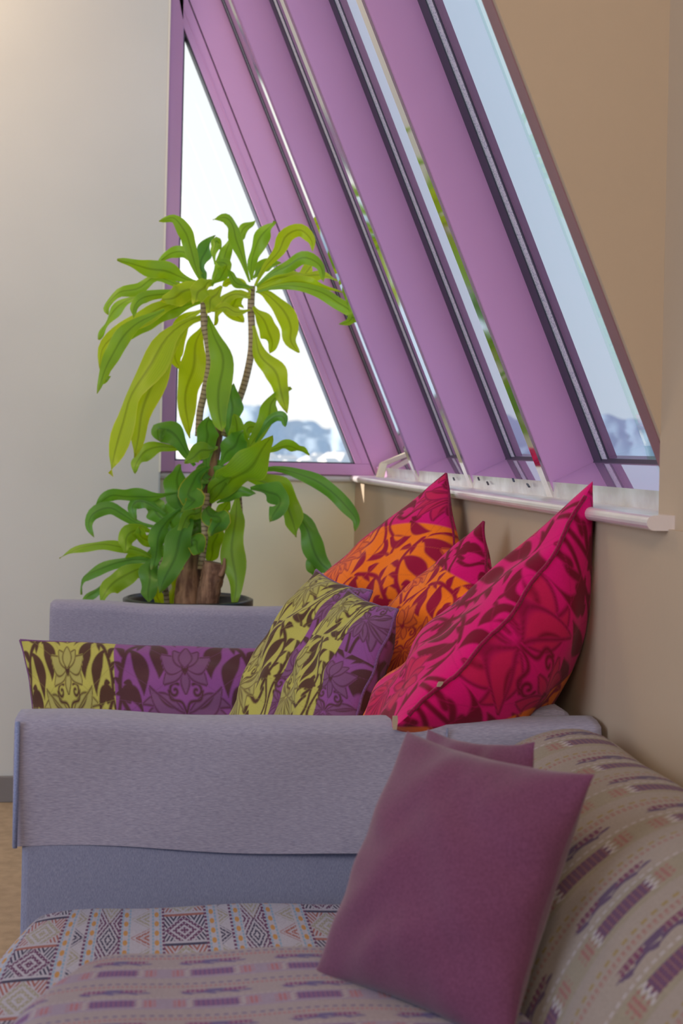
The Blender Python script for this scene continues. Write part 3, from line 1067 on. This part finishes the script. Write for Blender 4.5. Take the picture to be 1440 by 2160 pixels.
def cushion(name, label, cat, corners, T, colour, mat=M_PRINT, group=None, n_front=240, n_back=90, pinch=0.07, wr=0.004, seed=1, expo=0.55,
            piping=None, flip=False, fold=None, T_back=None, bend_r=0.0):
    """corners: TL, TR, BR, BL as seen from the front. colour(u, v, side) -> rgb in [-1,1]^2."""
    TL, TR, BR, BL = [np.array(c, float) for c in corners]
    nrm = np.cross((TR - TL) + (BR - BL), (TL - BL) + (TR - BR)); nrm /= np.linalg.norm(nrm)
    if flip: nrm = -nrm
    rg = np.random.RandomState(seed)
    ph = rg.rand(12) * 6.28
    centre = (TL + TR + BR + BL) / 4
    verts, cols, quads, uvs, off = [], [], [], [], 0

    def surf(u, v, side):
        uu = u * (1 - pinch * (1 - v ** 2) * u ** 4)
        vv = v * (1 - pinch * (1 - u ** 2) * v ** 4)
        a, b = (uu + 1) / 2, (vv + 1) / 2
        P = (TL[None, None] * ((1 - a) * b)[..., None] + TR * (a * b)[..., None] + BR * (a * (1 - b))[..., None] + BL * ((1 - a) * (1 - b))[..., None])
        q = np.clip((1 - u ** 2) * (1 - v ** 2), 0, 1)
        h = (T if side > 0 or T_back is None else T_back) * q ** expo
        # soft creases running in from the edges and corners
        ed = np.maximum(np.abs(u), np.abs(v))
        r_ = np.hypot(u, v)
        th = np.arctan2(v, u)
        h = h + wr * (np.sin(7 * u + 3 * np.sin(4 * v + ph[0]) + ph[1]) + 0.8 * np.sin(9 * v + 2 * np.sin(5 * u + ph[2]) + ph[3])
                      + 1.2 * np.sin(13 * th + ph[4]) * ed ** 3) * q ** 0.4
        if fold is not None and side > 0:
            h = h + fold(u, v) * q ** 0.3
        edge_w = 0.5 * wr * (np.sin(11 * u + ph[5]) + np.sin(13 * v + ph[6])) * ed ** 6
        return P + nrm * ((side * h + edge_w + bend_r * (1 - v ** 2) * ((u + 1) / 2) ** 2)[..., None])
    for side, n_ in ((1, n_front), (-1, n_back)):
        g = np.sin(np.linspace(-math.pi / 2, math.pi / 2, n_)) * 0.35 + np.linspace(-1, 1, n_) * 0.65
        u, v = np.meshgrid(g, g, indexing='ij')
        P = surf(u, v, side)
        verts.append(P.reshape(-1, 3) - centre)
        cols.append(colour(u, v, side).reshape(-1, 3) if colour is not None else np.ones((n_ * n_, 3)))
        quads.append(grid_faces(n_, n_, off, flip=(side < 0) != flip)); off += n_ * n_
    o = fast_mesh(name, np.vstack(verts), np.vstack(quads), mat, None, colors=np.vstack(cols) if colour is not None else None)
    o.location = centre
    o['label'] = label; o['category'] = cat
    if group: o['group'] = group
    if piping is not None:
        t = np.linspace(-1, 1, 40)
        ring = np.concatenate([np.stack([t, np.full(40, 1.)], 1), np.stack([np.full(40, 1.), -t], 1), np.stack([-t, np.full(40, -1.)], 1), np.stack([np.full(40, -1.), t], 1)])
        pp = surf(ring[:, 0][None], ring[:, 1][None], 1)[0] - centre
        tube('piping', pp, [0.0028] * len(pp), piping, o, sides=6)
    o['_'] = 0
    del o['_']
    return o, surf, centre


def zipper(parent, surf, centre, edge, mat, pull_uv, pull_mat):
    t = np.linspace(-0.9, 0.9, 60)
    if edge == 'R': u, v = np.full(60, 1.0), t
    elif edge == 'L': u, v = np.full(60, -1.0), t
    elif edge == 'T': u, v = t, np.full(60, 1.0)
    else: u, v = t, np.full(60, -1.0)
    pp = surf(u[None], v[None], 1)[0] - centre
    pp = pp + 0.0012 * np.sin(np.arange(60) * 1.9)[:, None]
    return tube('zipper', pp, [0.0032] * 60, mat, parent, sides=6)


M_PIPE_PUR = fabric_mat('purple_piping', srgb(96, 56, 100), srgb(128, 84, 134))
M_PIPE_MAG = fabric_mat('crimson_seam', srgb(120, 0, 50), srgb(150, 10, 70))
M_PULL = plain('pull_tab', srgb(190, 170, 150), 0.4, metal=0.3)


def mix_panels(c1, c2, m):
    return c1 * (1 - m[..., None]) + c2 * m[..., None]


def col_far(u, v, s):
    edge = (v > 0.52 + 0.0 * u).astype(float)
    edge = np.maximum(sstep(v - 0.84, 0.01), sstep(0.55 * u + 0.9 * v - 0.86, 0.01))
    return mix_panels(scheme(u * 1.4 + 0.35, v * 1.35 + 0.2, *ORG), scheme(u * 1.5 + 0.3, v * 1.5 + 0.1, *MAG), edge)


def col_mid(u, v, s):
    edge = np.maximum(sstep(v - 0.88, 0.01), sstep(0.8 * u + 0.6 * v - 0.86, 0.01))
    return mix_panels(scheme(u * 1.4 - 0.15, v * 1.4 - 0.1, *ORG), scheme(u * 1.4, v * 1.4 + 0.4, *MAG), edge)


def col_front(u, v, s):
    if s > 0:
        edge = sstep(-u - 0.22, 0.01); m = scheme(v * 1.4 + 0.9, u * 1.4 - 0.6, *MAG)
    else:
        edge = sstep(0.52 - u - 0.45 * v, 0.01); m = scheme(v * 1.4 + 0.12, 1.0 - u * 1.35, *MAG)
    return mix_panels(m, scheme(u * 1.4 + 0.5, v * 1.4, *ORG), edge)


PINKS = 'pink and orange floral cushions along the sofa back'
c_far, sf, cf = cushion('floral_cushion', 'orange and crimson floral cushion farthest along the sofa, near the plant', 'cushion',
                        [at(645, 1245, 3.36), at(941, 999, 3.02), at(1000, 1360, 2.72), at(700, 1590, 3.05)], 0.085, col_far, group=PINKS, n_front=260, seed=3,
                        piping=M_PIPE_MAG, pinch=0.05)
c_mid, sm, cm = cushion('floral_cushion', 'middle orange and crimson floral cushion, its tip half hidden behind the pink one', 'cushion',
                        [at(765, 1345, 2.86), at(1018, 1100, 2.60), at(1060, 1440, 2.42), at(800, 1640, 2.62)], 0.075, col_mid, group=PINKS, n_front=230, seed=8,
                        piping=M_PIPE_MAG, pinch=0.05)
c_fr, sfr, cfr = cushion('floral_cushion', 'largest hot pink floral cushion, nearest the camera, with a zipped seam', 'cushion',
                         [at(1010, 1335, 2.50), at(1250, 1014, 2.12), at(834, 1530, 2.005), at(718, 1600, 2.42)], 0.055, col_front, group=PINKS, n_front=230, n_back=230, seed=5,
                         pinch=0.03, wr=0.005, T_back=0.165, bend_r=-0.03)
zp = zipper(c_fr, sfr, cfr, 'R', M_PIPE_MAG, None, M_PULL)


def pull(pt, parent, length, tilt=0.0):
    p = Vector(pt) - parent.location
    o = mesh_obj('zip_pull', [], [], None) if False else None
    w, t = 0.0032, 0.0012
    v = [(-w, -t, 0), (w, -t, 0), (w, t, 0), (-w, t, 0), (-w * 1.2, -t, -length * .4), (w * 1.2, -t, -length * .4), (w * 1.2, t, -length * .4), (-w * 1.2, t, -length * .4),
         (-w * .8, -t, -length), (w * .8, -t, -length), (w * .8, t, -length), (-w * .8, t, -length)]
    v = [(p.x + x + tilt * z, p.y + y, p.z + z) for x, y, z in v]
    f = [(0, 1, 2, 3), (0, 1, 5, 4), (1, 2, 6, 5), (2, 3, 7, 6), (3, 0, 4, 7), (4, 5, 9, 8), (5, 6, 10, 9), (6, 7, 11, 10), (7, 4, 8, 11), (8, 9, 10, 11)]
    o = mesh_obj('zip_pull', v, f, M_PULL, parent)
    fix_normals(o)
    return o


pull(at(833, 1510, 1.965), c_fr, 0.019)
pull(at(930, 1438, 2.02), c_fr, 0.007, 0.5)

GREENS = 'olive and purple floral cushions at the sofa back'


def col_green(u, v, s):
    if s < 0: return scheme(u + 0.2, v, *PURP)
    m = sstep(u - 0.56, 0.006)
    m2 = sstep(-u - 0.93, 0.006)
    c = mix_panels(scheme(u * 1.35 + 0.4, v * 1.35 + 0.1, *OLIVE), scheme(u * 1.35 - 0.95, v * 1.35 + 0.2, *PURP), m)
    return mix_panels(c, scheme(u, v, *PURP), m2)


cushion('floral_cushion', 'rear olive and purple floral cushion leaning behind its twin', 'cushion',
        [at(668, 1203, 2.98), at(782, 1246, 2.66), at(600, 1640, 2.50), at(440, 1640, 2.80)], 0.075, col_green, group=GREENS, seed=12, piping=M_PIPE_PUR, pinch=0.05)
cushion('floral_cushion', 'front olive and purple floral cushion leaning in front of its twin, beside the pink cushion', 'cushion',
        [at(738, 1246, 2.70), at(838, 1286, 2.42), at(700, 1640, 2.28), at(540, 1640, 2.52)], 0.065, col_green, group=GREENS, seed=21, piping=M_PIPE_PUR, pinch=0.05)


def col_long(u, v, s):
    m = sstep(u + 0.42, 0.003) * (1 - sstep(u - 0.42, 0.003))
    # three panels, the motif repeats once per panel
    x = np.where(u < -0.42, (u + 0.71) / 0.30, np.where(u > 0.42, (u - 0.71) / 0.30, u / 0.42))
    y = v * 0.62 - 0.08
    return mix_panels(scheme(x * 0.98, y, *OLIVE), scheme(x * 0.98, y, *PURP), m)


cushion('bolster_cushion', 'long lumbar cushion with olive and purple floral panels lying along the far sofa arm', 'cushion',
        [at(42, 1350, 3.20), at(760, 1374, 3.12), at(760, 1618, 2.98), at(66, 1606, 3.04)], 0.07, col_long, n_front=380, seed=30, pinch=0.04, piping=M_PIPE_PUR)

# plum cushions on the patterned sofa
PLUMS = 'plain plum cushions on the patterned sofa'
cushion('plum_cushion', 'second plain plum cushion, only its corners showing behind the first', 'cushion',
        [at(902, 1538, 1.74), at(1130, 1566, 1.60), at(1110, 2000, 1.48), at(800, 1960, 1.66)], 0.035, None, M_PLUM, PLUMS, 70, 60, seed=41, pinch=0.09, wr=0.002)
cushion('plum_cushion', 'plain plum cushion leaning in front on the patterned sofa seat', 'cushion',
        [at(858, 1542, 1.62), at(1255, 1634, 1.44), at(1072, 2225, 1.335), at(660, 2058, 1.52)], 0.06, None, M_PLUM, PLUMS, 120, 80, seed=44, pinch=0.075, wr=0.002)


# ------------------------------------------------------------------ potted dracaena
plant = empty('potted_dracaena', 'tall green corn plant with arching leaves in a dark pot in the window corner', 'plant', (0.13, 3.92, 0))
PD = 3.95


def lathe(name, prof, c, mat, parent, sides=40):
    verts, faces = [], []
    n_ = len(prof)
    for k in range(sides):
        a = 2 * math.pi * k / sides
        for r_, z in prof: verts.append((c[0] + r_ * math.cos(a), c[1] + r_ * math.sin(a), z))
    for k in range(sides):
        for i in range(n_ - 1):
            faces.append((k * n_ + i, ((k + 1) % sides) * n_ + i, ((k + 1) % sides) * n_ + i + 1, k * n_ + i + 1))
    return keep(mesh_obj(name, verts, faces, mat, parent, smooth=True))


lathe('pot', [(0.0, 0.0), (0.12, 0.0), (0.125, 0.02), (0.165, 0.60), (0.178, 0.62), (0.178, 0.668), (0.168, 0.672), (0.160, 0.66), (0.155, 0.60), (0.0, 0.58)], (0.13, 3.92), M_POT, plant)
lathe('soil', [(0.0, 0.632), (0.08, 0.628), (0.157, 0.62)], (0.13, 3.92), M_SOIL, plant)


def A(x, y): return (x * 0.416667 + 180, y * 0.416667 + 420)
def B(x, y): return (x * 0.486111 + 100, y * 0.486111 + 880)


def path3(conv, pts, d0, d1):
    n_ = len(pts)
    return [at(*conv(*p), d0 + (d1 - d0) * (i / max(1, n_ - 1))) for i, p in enumerate(pts)]


def stem(name, conv, pts, w, d0, d1, mat, sides=14, n_=40, rough=0.0, taper=1.0):
    sc_ = 0.416667 if conv is A else 0.486111
    P = path3(conv, pts, d0, d1)
    R = [w * sc_ * PD / FPX / 2 * (1 + (taper - 1) * i / (len(P) - 1)) for i in range(len(P))]
    rg = np.random.RandomState(len(pts) * 7 + int(w))
    no_ = rg.randn(n_, sides) * rough
    return keep(tube(name, P, R, mat, plant, sides, n_, True, bump=lambda i, k: no_[i, k]))


stem('cane', B, [(604, 860), (612, 740), (628, 620), (650, 470), (700, 250), (735, 40)], 124, PD, PD + 0.03, M_BARK, 18, 46, 0.03, 0.5)
stem('cane', B, [(688, 860), (700, 760), (716, 690), (728, 632)], 92, PD - 0.06, PD - 0.06, M_BARK, 18, 26, 0.03, 1.15)
stem('knob', B, [(748, 690), (764, 655), (768, 612)], 30, PD - 0.08, PD - 0.08, M_BARK, 8, 8, 0.05, 0.35)
stem('stem', B, [(665, 660), (672, 600), (682, 520), (682, 440), (690, 330)], 30, PD - 0.05, PD - 0.03, M_RING)
stem('stem', A, [(572, 1200), (580, 1080), (606, 960), (628, 830), (618, 720), (602, 640), (600, 520)], 36, PD, PD - 0.03, M_RING)
stem('stem', A, [(700, 1200), (760, 1060), (806, 930), (838, 780), (842, 660), (838, 560), (842, 440)], 36, PD + 0.02, PD, M_RING)
stem('stem', B, [(838, 470), (838, 400), (832, 320)], 18, PD + 0.04, PD, M_RING)
stem('stem', B, [(520, 860), (516, 780), (505, 700), (492, 610)], 24, PD - 0.02, PD - 0.04, M_RING)

leaf_count = 0


def leaf(conv, pts, w, kind, d1=0.0, d0=0.0, twist=None):
    """One strap leaf along traced points; d0, d1 depth offsets at base and tip."""
    global leaf_count
    leaf_count += 1
    rg = random.Random(leaf_count * 13 + 5)
    sc_ = 0.416667 if conv is A else 0.486111
    P = catmull(np.array([list(p) for p in path3(conv, pts, PD - 0.02 + d0, PD - 0.02 + d1)]), 22)
    # arch in depth so that the leaf leaves its stem and comes back
    W = w * sc_ * PD / FPX / 2 * 1.12
    tw0 = rg.uniform(-0.5, 0.5) if twist is None else twist
    tw1 = tw0 + rg.uniform(-0.7, 0.7)
    ph1, ph2 = rg.uniform(0, 6.28), rg.uniform(0, 6.28)
    fv = Vector(FWD)
    rows, uv = [], []
    nn = len(P)
    for i in range(nn):
        t = i / (nn - 1)
        T_ = Vector(P[min(i + 1, nn - 1)] - P[max(i - 1, 0)]).normalized()
        side = T_.cross(fv)
        if side.length < 1e-4: side = Vector((1, 0, 0))
        side.normalize()
        nrm = side.cross(T_).normalized()
        ang = tw0 + (tw1 - tw0) * t
        sd = side * math.cos(ang) + nrm * math.sin(ang)
        nd = nrm * math.cos(ang) - side * math.sin(ang)
        if t < 0.5: prof = 0.16 + 0.84 * (0.5 - 0.5 * math.cos(math.pi * t / 0.5)) ** 0.8
        else: prof = math.cos((t - 0.5) / 0.5 * math.pi / 2) ** 0.75
        wd = W * max(prof, 0.02) * (1 + 0.07 * math.sin(19 * t + ph1))
        lat = W * 0.16 * math.sin(9.5 * t + ph2) * math.sin(math.pi * t)
        for k, s in enumerate((-1, -0.55, 0, 0.55, 1)):
            wave = 0.30 * W * abs(s) ** 2 * math.sin(14 * t + (ph1 if s < 0 else ph2)) * min(1, t * 3)
            v_ = Vector(P[i]) + sd * (wd * s + lat) + nd * (0.30 * wd * abs(s) + wave)
            rows.append(v_); uv.append((0.5 + s / 2, t))
    f = grid_faces(nn, 5).tolist()
    o = mesh_obj('leaf', rows, f, LEAF[kind], plant, smooth=True, uv=uv)
    keep(o)
    if kind == 3: o['label'] = 'green leaf with a yellow edge'
    return o


Y_, G_, K_, E_ = 0, 1, 2, 3
LA = [
    # upper left crown
    ([(595, 430), (560, 350), (525, 240), (508, 165), (450, 95), (372, 112)], 66, G_, -0.05),
    ([(608, 440), (588, 340), (612, 250), (652, 182)], 84, K_, 0.06),
    ([(640, 440), (675, 360), (712, 280), (732, 195)], 66, G_, 0.03),
    ([(640, 430), (690, 390), (715, 335), (655, 315)], 60, G_, -0.06),
    ([(655, 330), (650, 250), (665, 215), (690, 260)], 46, G_, 0.05),
    ([(560, 420), (470, 395), (390, 355), (290, 345), (160, 308)], 84, G_, -0.10),
    ([(590, 380), (520, 285), (440, 268), (358, 336)], 54, G_, 0.08),
    ([(580, 440), (470, 432), (360, 395), (270, 455), (170, 470), (105, 540), (112, 585)], 52, G_, -0.08),
    ([(640, 430), (540, 452), (470, 490), (385, 510)], 100, Y_, -0.12),
    ([(580, 470), (450, 480), (310, 488), (255, 535), (243, 605)], 50, G_, -0.16),
    ([(580, 500), (470, 520), (390, 548), (300, 605), (190, 655), (90, 745), (72, 860)], 74, Y_, -0.16),
    ([(590, 520), (480, 540), (380, 580), (280, 640), (190, 725)], 92, G_, -0.06),
    ([(400, 560), (270, 630), (170, 720), (120, 820), (60, 985)], 78, G_, -0.20, -0.12),
    ([(150, 770), (110, 860), (85, 920), (130, 895)], 36, G_, -0.10, -0.10),
    ([(420, 470), (250, 498), (150, 560), (95, 640), (66, 712)], 62, G_, 0.06, 0.02),
    ([(600, 590), (520, 620), (420, 700), (330, 830), (225, 985), (190, 1130), (150, 1290), (126, 1395)], 128, Y_, -0.24),
    ([(600, 600), (500, 640), (400, 760), (345, 900), (300, 1050), (275, 1190), (245, 1310)], 118, Y_, -0.12),
    ([(590, 560), (510, 600), (465, 700), (448, 800), (490, 866)], 82, Y_, 0.04),
    ([(600, 640), (560, 740), (535, 860), (510, 1010), (532, 1210)], 124, Y_, 0.05),
    ([(615, 590), (655, 690), (690, 800), (672, 950), (684, 1090), (692, 1180)], 112, G_, -0.12),
    ([(640, 410), (590, 450), (553, 525)], 92, Y_, -0.14),
    ([(690, 440), (645, 500), (622, 575)], 84, Y_, -0.10),
    # upper right crown
    ([(832, 420), (800, 320), (770, 220), (752, 140), (710, 96), (645, 106)], 62, G_, -0.04),
    ([(770, 250), (790, 165), (862, 106)], 46, G_, 0.05, 0.03),
    ([(840, 410), (838, 310), (875, 220), (920, 150), (958, 112)], 84, G_, -0.08),
    ([(858, 440), (910, 340), (980, 260), (1020, 190), (1090, 158), (1145, 205), (1150, 265)], 66, Y_, 0.0),
    ([(865, 440), (950, 370), (1030, 335), (1110, 300), (1190, 335), (1205, 420)], 62, G_, -0.08),
    ([(868, 445), (960, 405), (1080, 385), (1180, 385), (1285, 408)], 84, Y_, 0.04),
    ([(868, 450), (990, 420), (1090, 395), (1150, 330), (1180, 360)], 56, Y_, 0.10),
    ([(868, 460), (990, 430), (1090, 415), (1170, 440), (1300, 475)], 58, Y_, -0.02),
    ([(862, 470), (980, 442), (1090, 440), (1200, 470), (1275, 525), (1345, 575), (1335, 620), (1285, 634)], 60, G_, -0.14),
    ([(868, 465), (930, 485), (990, 555), (1035, 645), (1045, 720), (1080, 778)], 88, Y_, 0.05),
    ([(850, 545), (900, 620), (945, 700), (936, 780)], 88, Y_, 0.06),
    ([(850, 640), (885, 780), (950, 870), (988, 960), (1022, 1085)], 96, Y_, 0.0),
    ([(850, 450), (770, 425), (715, 350)], 40, G_, -0.05),
    ([(835, 500), (770, 480), (705, 510), (660, 575), (655, 640)], 62, Y_, 0.05),
    ([(835, 560), (760, 570), (700, 548), (640, 566)], 50, Y_, -0.06),
    ([(835, 480), (760, 500), (745, 560), (800, 620)], 100, Y_, 0.08),
    ([(850, 400), (900, 345), (990, 322)], 62, G_, 0.08),
    ([(838, 470), (790, 430), (730, 425), (690, 440)], 50, Y_, 0.02),
    # middle crown, upright leaves
    ([(790, 1330), (860, 1210), (925, 1100), (955, 1020), (1042, 955)], 86, G_, 0.02),
    ([(745, 1260), (735, 1110), (738, 1010), (748, 932)], 96, K_, 0.0),
    ([(770, 1330), (780, 1220), (752, 1085)], 84, G_, -0.06),
    ([(860, 1230), (930, 1120), (1000, 1105), (1012, 1155)], 46, K_, -0.04),
    ([(880, 1290), (1000, 1252), (1070, 1268), (1135, 1290)], 64, G_, 0.05),
    ([(800, 1240), (830, 1160), (890, 1150)], 56, G_, 0.04),
]
LB = [
    ([(640, 210), (585, 125), (525, 60), (478, 48), (484, 104)], 92, K_, -0.05),
    ([(600, 140), (500, 125), (430, 150), (388, 190), (374, 240)], 66, G_, -0.10),
    ([(690, 240), (690, 130), (688, 60), (702, 0)], 84, K_, -0.08),
    ([(740, 132), (670, 150), (598, 195)], 66, G_, -0.14),
    ([(600, 420), (560, 320), (580, 205)], 104, K_, 0.0),
    ([(705, 212), (640, 255), (612, 330), (640, 360), (578, 412)], 90, E_, -0.16),
    ([(715, 350), (742, 270), (770, 205)], 96, K_, -0.02),
    ([(705, 372), (790, 290), (880, 205), (978, 78)], 138, G_, -0.16),
    ([(745, 210), (800, 130), (850, 60)], 90, K_, -0.08),
    ([(860, 240), (1000, 222), (1130, 262), (1215, 315), (1290, 378), (1340, 440), (1334, 495)], 58, K_, -0.05),
    ([(850, 260), (940, 280), (1010, 335), (1060, 425), (1082, 522)], 104, G_, -0.10),
    ([(880, 310), (950, 318), (1005, 365), (965, 455)], 86, K_, -0.16),
    ([(1000, 350), (1100, 450), (1140, 540), (1190, 630), (1238, 682)], 84, K_, -0.02),
    ([(1150, 570), (1160, 640), (1180, 700)], 64, K_, 0.02),
    ([(826, 330), (812, 430), (806, 560), (816, 700), (808, 822)], 92, G_, -0.10),
    ([(735, 372), (790, 345), (840, 322), (905, 332)], 48, K_, -0.04),
    ([(680, 370), (705, 420), (745, 450), (708, 515)], 84, E_, -0.16),
    ([(625, 400), (590, 500), (540, 620), (486, 762)], 104, K_, -0.16),
    ([(596, 545), (640, 540), (662, 600)], 72, E_, -0.14),
    ([(745, 460), (725, 550), (700, 640)], 76, G_, 0.05),
    ([(790, 350), (765, 415), (786, 465)], 56, G_, 0.03),
    ([(690, 370), (650, 420), (600, 440), (560, 560)], 50, G_, -0.06),
    # small left crown
    ([(560, 330), (450, 345), (350, 350), (275, 338), (203, 394)], 66, K_, -0.04),
    ([(500, 480), (400, 462), (330, 420), (270, 395), (200, 422), (178, 470), (202, 522)], 50, K_, -0.08),
    ([(510, 420), (450, 378), (400, 368), (366, 392), (384, 448)], 54, K_, -0.02),
    ([(530, 480), (470, 400), (432, 358)], 84, K_, 0.02),
    ([(490, 630), (400, 580), (320, 560), (230, 552), (130, 572), (52, 612)], 48, G_, -0.06),
    ([(460, 500), (385, 488), (345, 530), (335, 588)], 66, G_, -0.12),
    ([(480, 560), (420, 530), (395, 480)], 66, G_, -0.08),
    ([(490, 640), (400, 618), (310, 625), (220, 662), (152, 702), (152, 770)], 56, K_, -0.04),
    ([(480, 640), (390, 655), (325, 700), (262, 742), (224, 808)], 84, G_, -0.12),
    ([(470, 690), (360, 690), (270, 712), (200, 762), (146, 802)], 52, K_, -0.02),
    ([(480, 590), (440, 680), (440, 805)], 84, K_, -0.10),
    ([(575, 400), (500, 470), (480, 560), (455, 660)], 70, K_, -0.12),
    ([(585, 650), (555, 740), (540, 830)], 76, Y_, 0.06),
    ([(470, 720), (480, 780), (490, 830)], 56, Y_, 0.04),
    ([(440, 600), (380, 608), (325, 660)], 50, G_, 0.0),
    ([(570, 320), (545, 420), (515, 540)], 104, K_, 0.02),
    ([(600, 440), (650, 480), (610, 545)], 92, K_, 0.0),
    ([(660, 330), (690, 230), (770, 200)], 70, K_, 0.04),
    ([(700, 280), (640, 270), (590, 330)], 80, K_, 0.04),
    ([(520, 560), (470, 600), (450, 660)], 80, K_, 0.02),
    ([(690, 360), (735, 290), (800, 260)], 50, G_, -0.08),
]
for a_ in LA:
    leaf(A, a_[0], a_[1], a_[2], a_[3], a_[4] if len(a_) > 4 else 0.0)
for a_ in LB:
    leaf(B, a_[0], a_[1], a_[2], a_[3], a_[4] if len(a_) > 4 else 0.0)


# ------------------------------------------------------------------ view outside: water, wooded hills, town
ZG = -14.0
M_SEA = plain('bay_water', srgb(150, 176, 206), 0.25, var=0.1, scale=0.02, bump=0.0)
M_HILL = bark_mat('haze_tinted_woods', srgb(156, 172, 190), srgb(190, 202, 214), (0.02, 0.02, 0.03))  # distance haze painted into the pale blue wood colour
M_HOUSE = plain('white_render', srgb(246, 242, 236), 0.7, bump=0.0)
M_ROOFT = plain('pale_roof', srgb(240, 230, 222), 0.8, bump=0.0)
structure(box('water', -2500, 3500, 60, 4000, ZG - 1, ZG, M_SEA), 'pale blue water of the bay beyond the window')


def hill(name, az0, az1, dist, h, seed, n=240):
    rg = np.random.RandomState(seed)
    ph = rg.rand(10) * 6.28
    verts = []
    rows = 12
    bump = rg.rand(n, rows)
    for _ in range(2):
        bump = (np.roll(bump, 1, 0) + bump + np.roll(bump, -1, 0)) / 3
    for i in range(n):
        a = math.radians(az0 + (az1 - az0) * i / (n - 1))
        prof = h * (0.72 + 0.16 * math.sin(9 * a * 3 + ph[0]) + 0.10 * math.sin(23 * a * 3 + ph[1]) + 0.05 * math.sin(61 * a * 3 + ph[2]))
        for j in range(rows):
            t = j / (rows - 1)
            d = dist + 300 * t
            z = ZG + prof * math.sin(t * math.pi / 2) ** 0.8 + (bump[i, j] - 0.3) * 10 * (t > 0.02)
            verts.append((d * math.sin(a), d * math.cos(a), z))
    o = mesh_obj(name, verts, grid_faces(n, rows).tolist(), M_HILL, smooth=True)
    return structure(o)


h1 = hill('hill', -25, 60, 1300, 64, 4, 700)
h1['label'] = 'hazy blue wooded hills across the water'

hb = None
rg = np.random.RandomState(3)
for i in range(46):
    az = math.radians(1.2 + 7.6 * ((i * 7) % 34) / 34 if i < 34 else 15 + 9 * (i - 34) / 12) + rg.uniform(-1, 1) * 0.0012
    d = 640 + 17 * (i if i < 34 else (i - 34) * 2.5) + rg.uniform(-3, 3)
    s = rg.uniform(0.7, 1.5)
    if hb is None:
        verts = [(-5, -4, 0), (5, -4, 0), (5, 4, 0), (-5, 4, 0), (-5, -4, 7), (5, -4, 7), (5, 4, 7), (-5, 4, 7)]
        hb = mesh_obj('house', verts, [(3, 2, 1, 0), (0, 1, 5, 4), (1, 2, 6, 5), (2, 3, 7, 6), (3, 0, 4, 7), (4, 5, 6, 7)], M_HOUSE)
        rf = mesh_obj('roof', [(-5.5, -4.5, 7), (5.5, -4.5, 7), (5.5, 4.5, 7), (-5.5, 4.5, 7), (-4, 0, 10), (4, 0, 10)],
                      [(0, 1, 5, 4), (1, 2, 5), (2, 3, 4, 5), (3, 0, 4), (3, 2, 1, 0)], M_ROOFT, hb)
        hb['label'] = 'tiny white house in the hazy town across the water'
        hb['category'] = 'house'; hb['group'] = 'houses of the far town'
        o, r_ = hb, rf
    else:
        o = hb.copy(); COL.objects.link(o)
        r_ = rf.copy(); COL.objects.link(r_); r_.parent = o
    o.location = (d * math.sin(az), d * math.cos(az), ZG)
    o.rotation_euler = (0, 0, rg.uniform(0, 3))
    o.scale = (s * rg.uniform(0.8, 1.6), s, s * rg.uniform(0.8, 1.3))
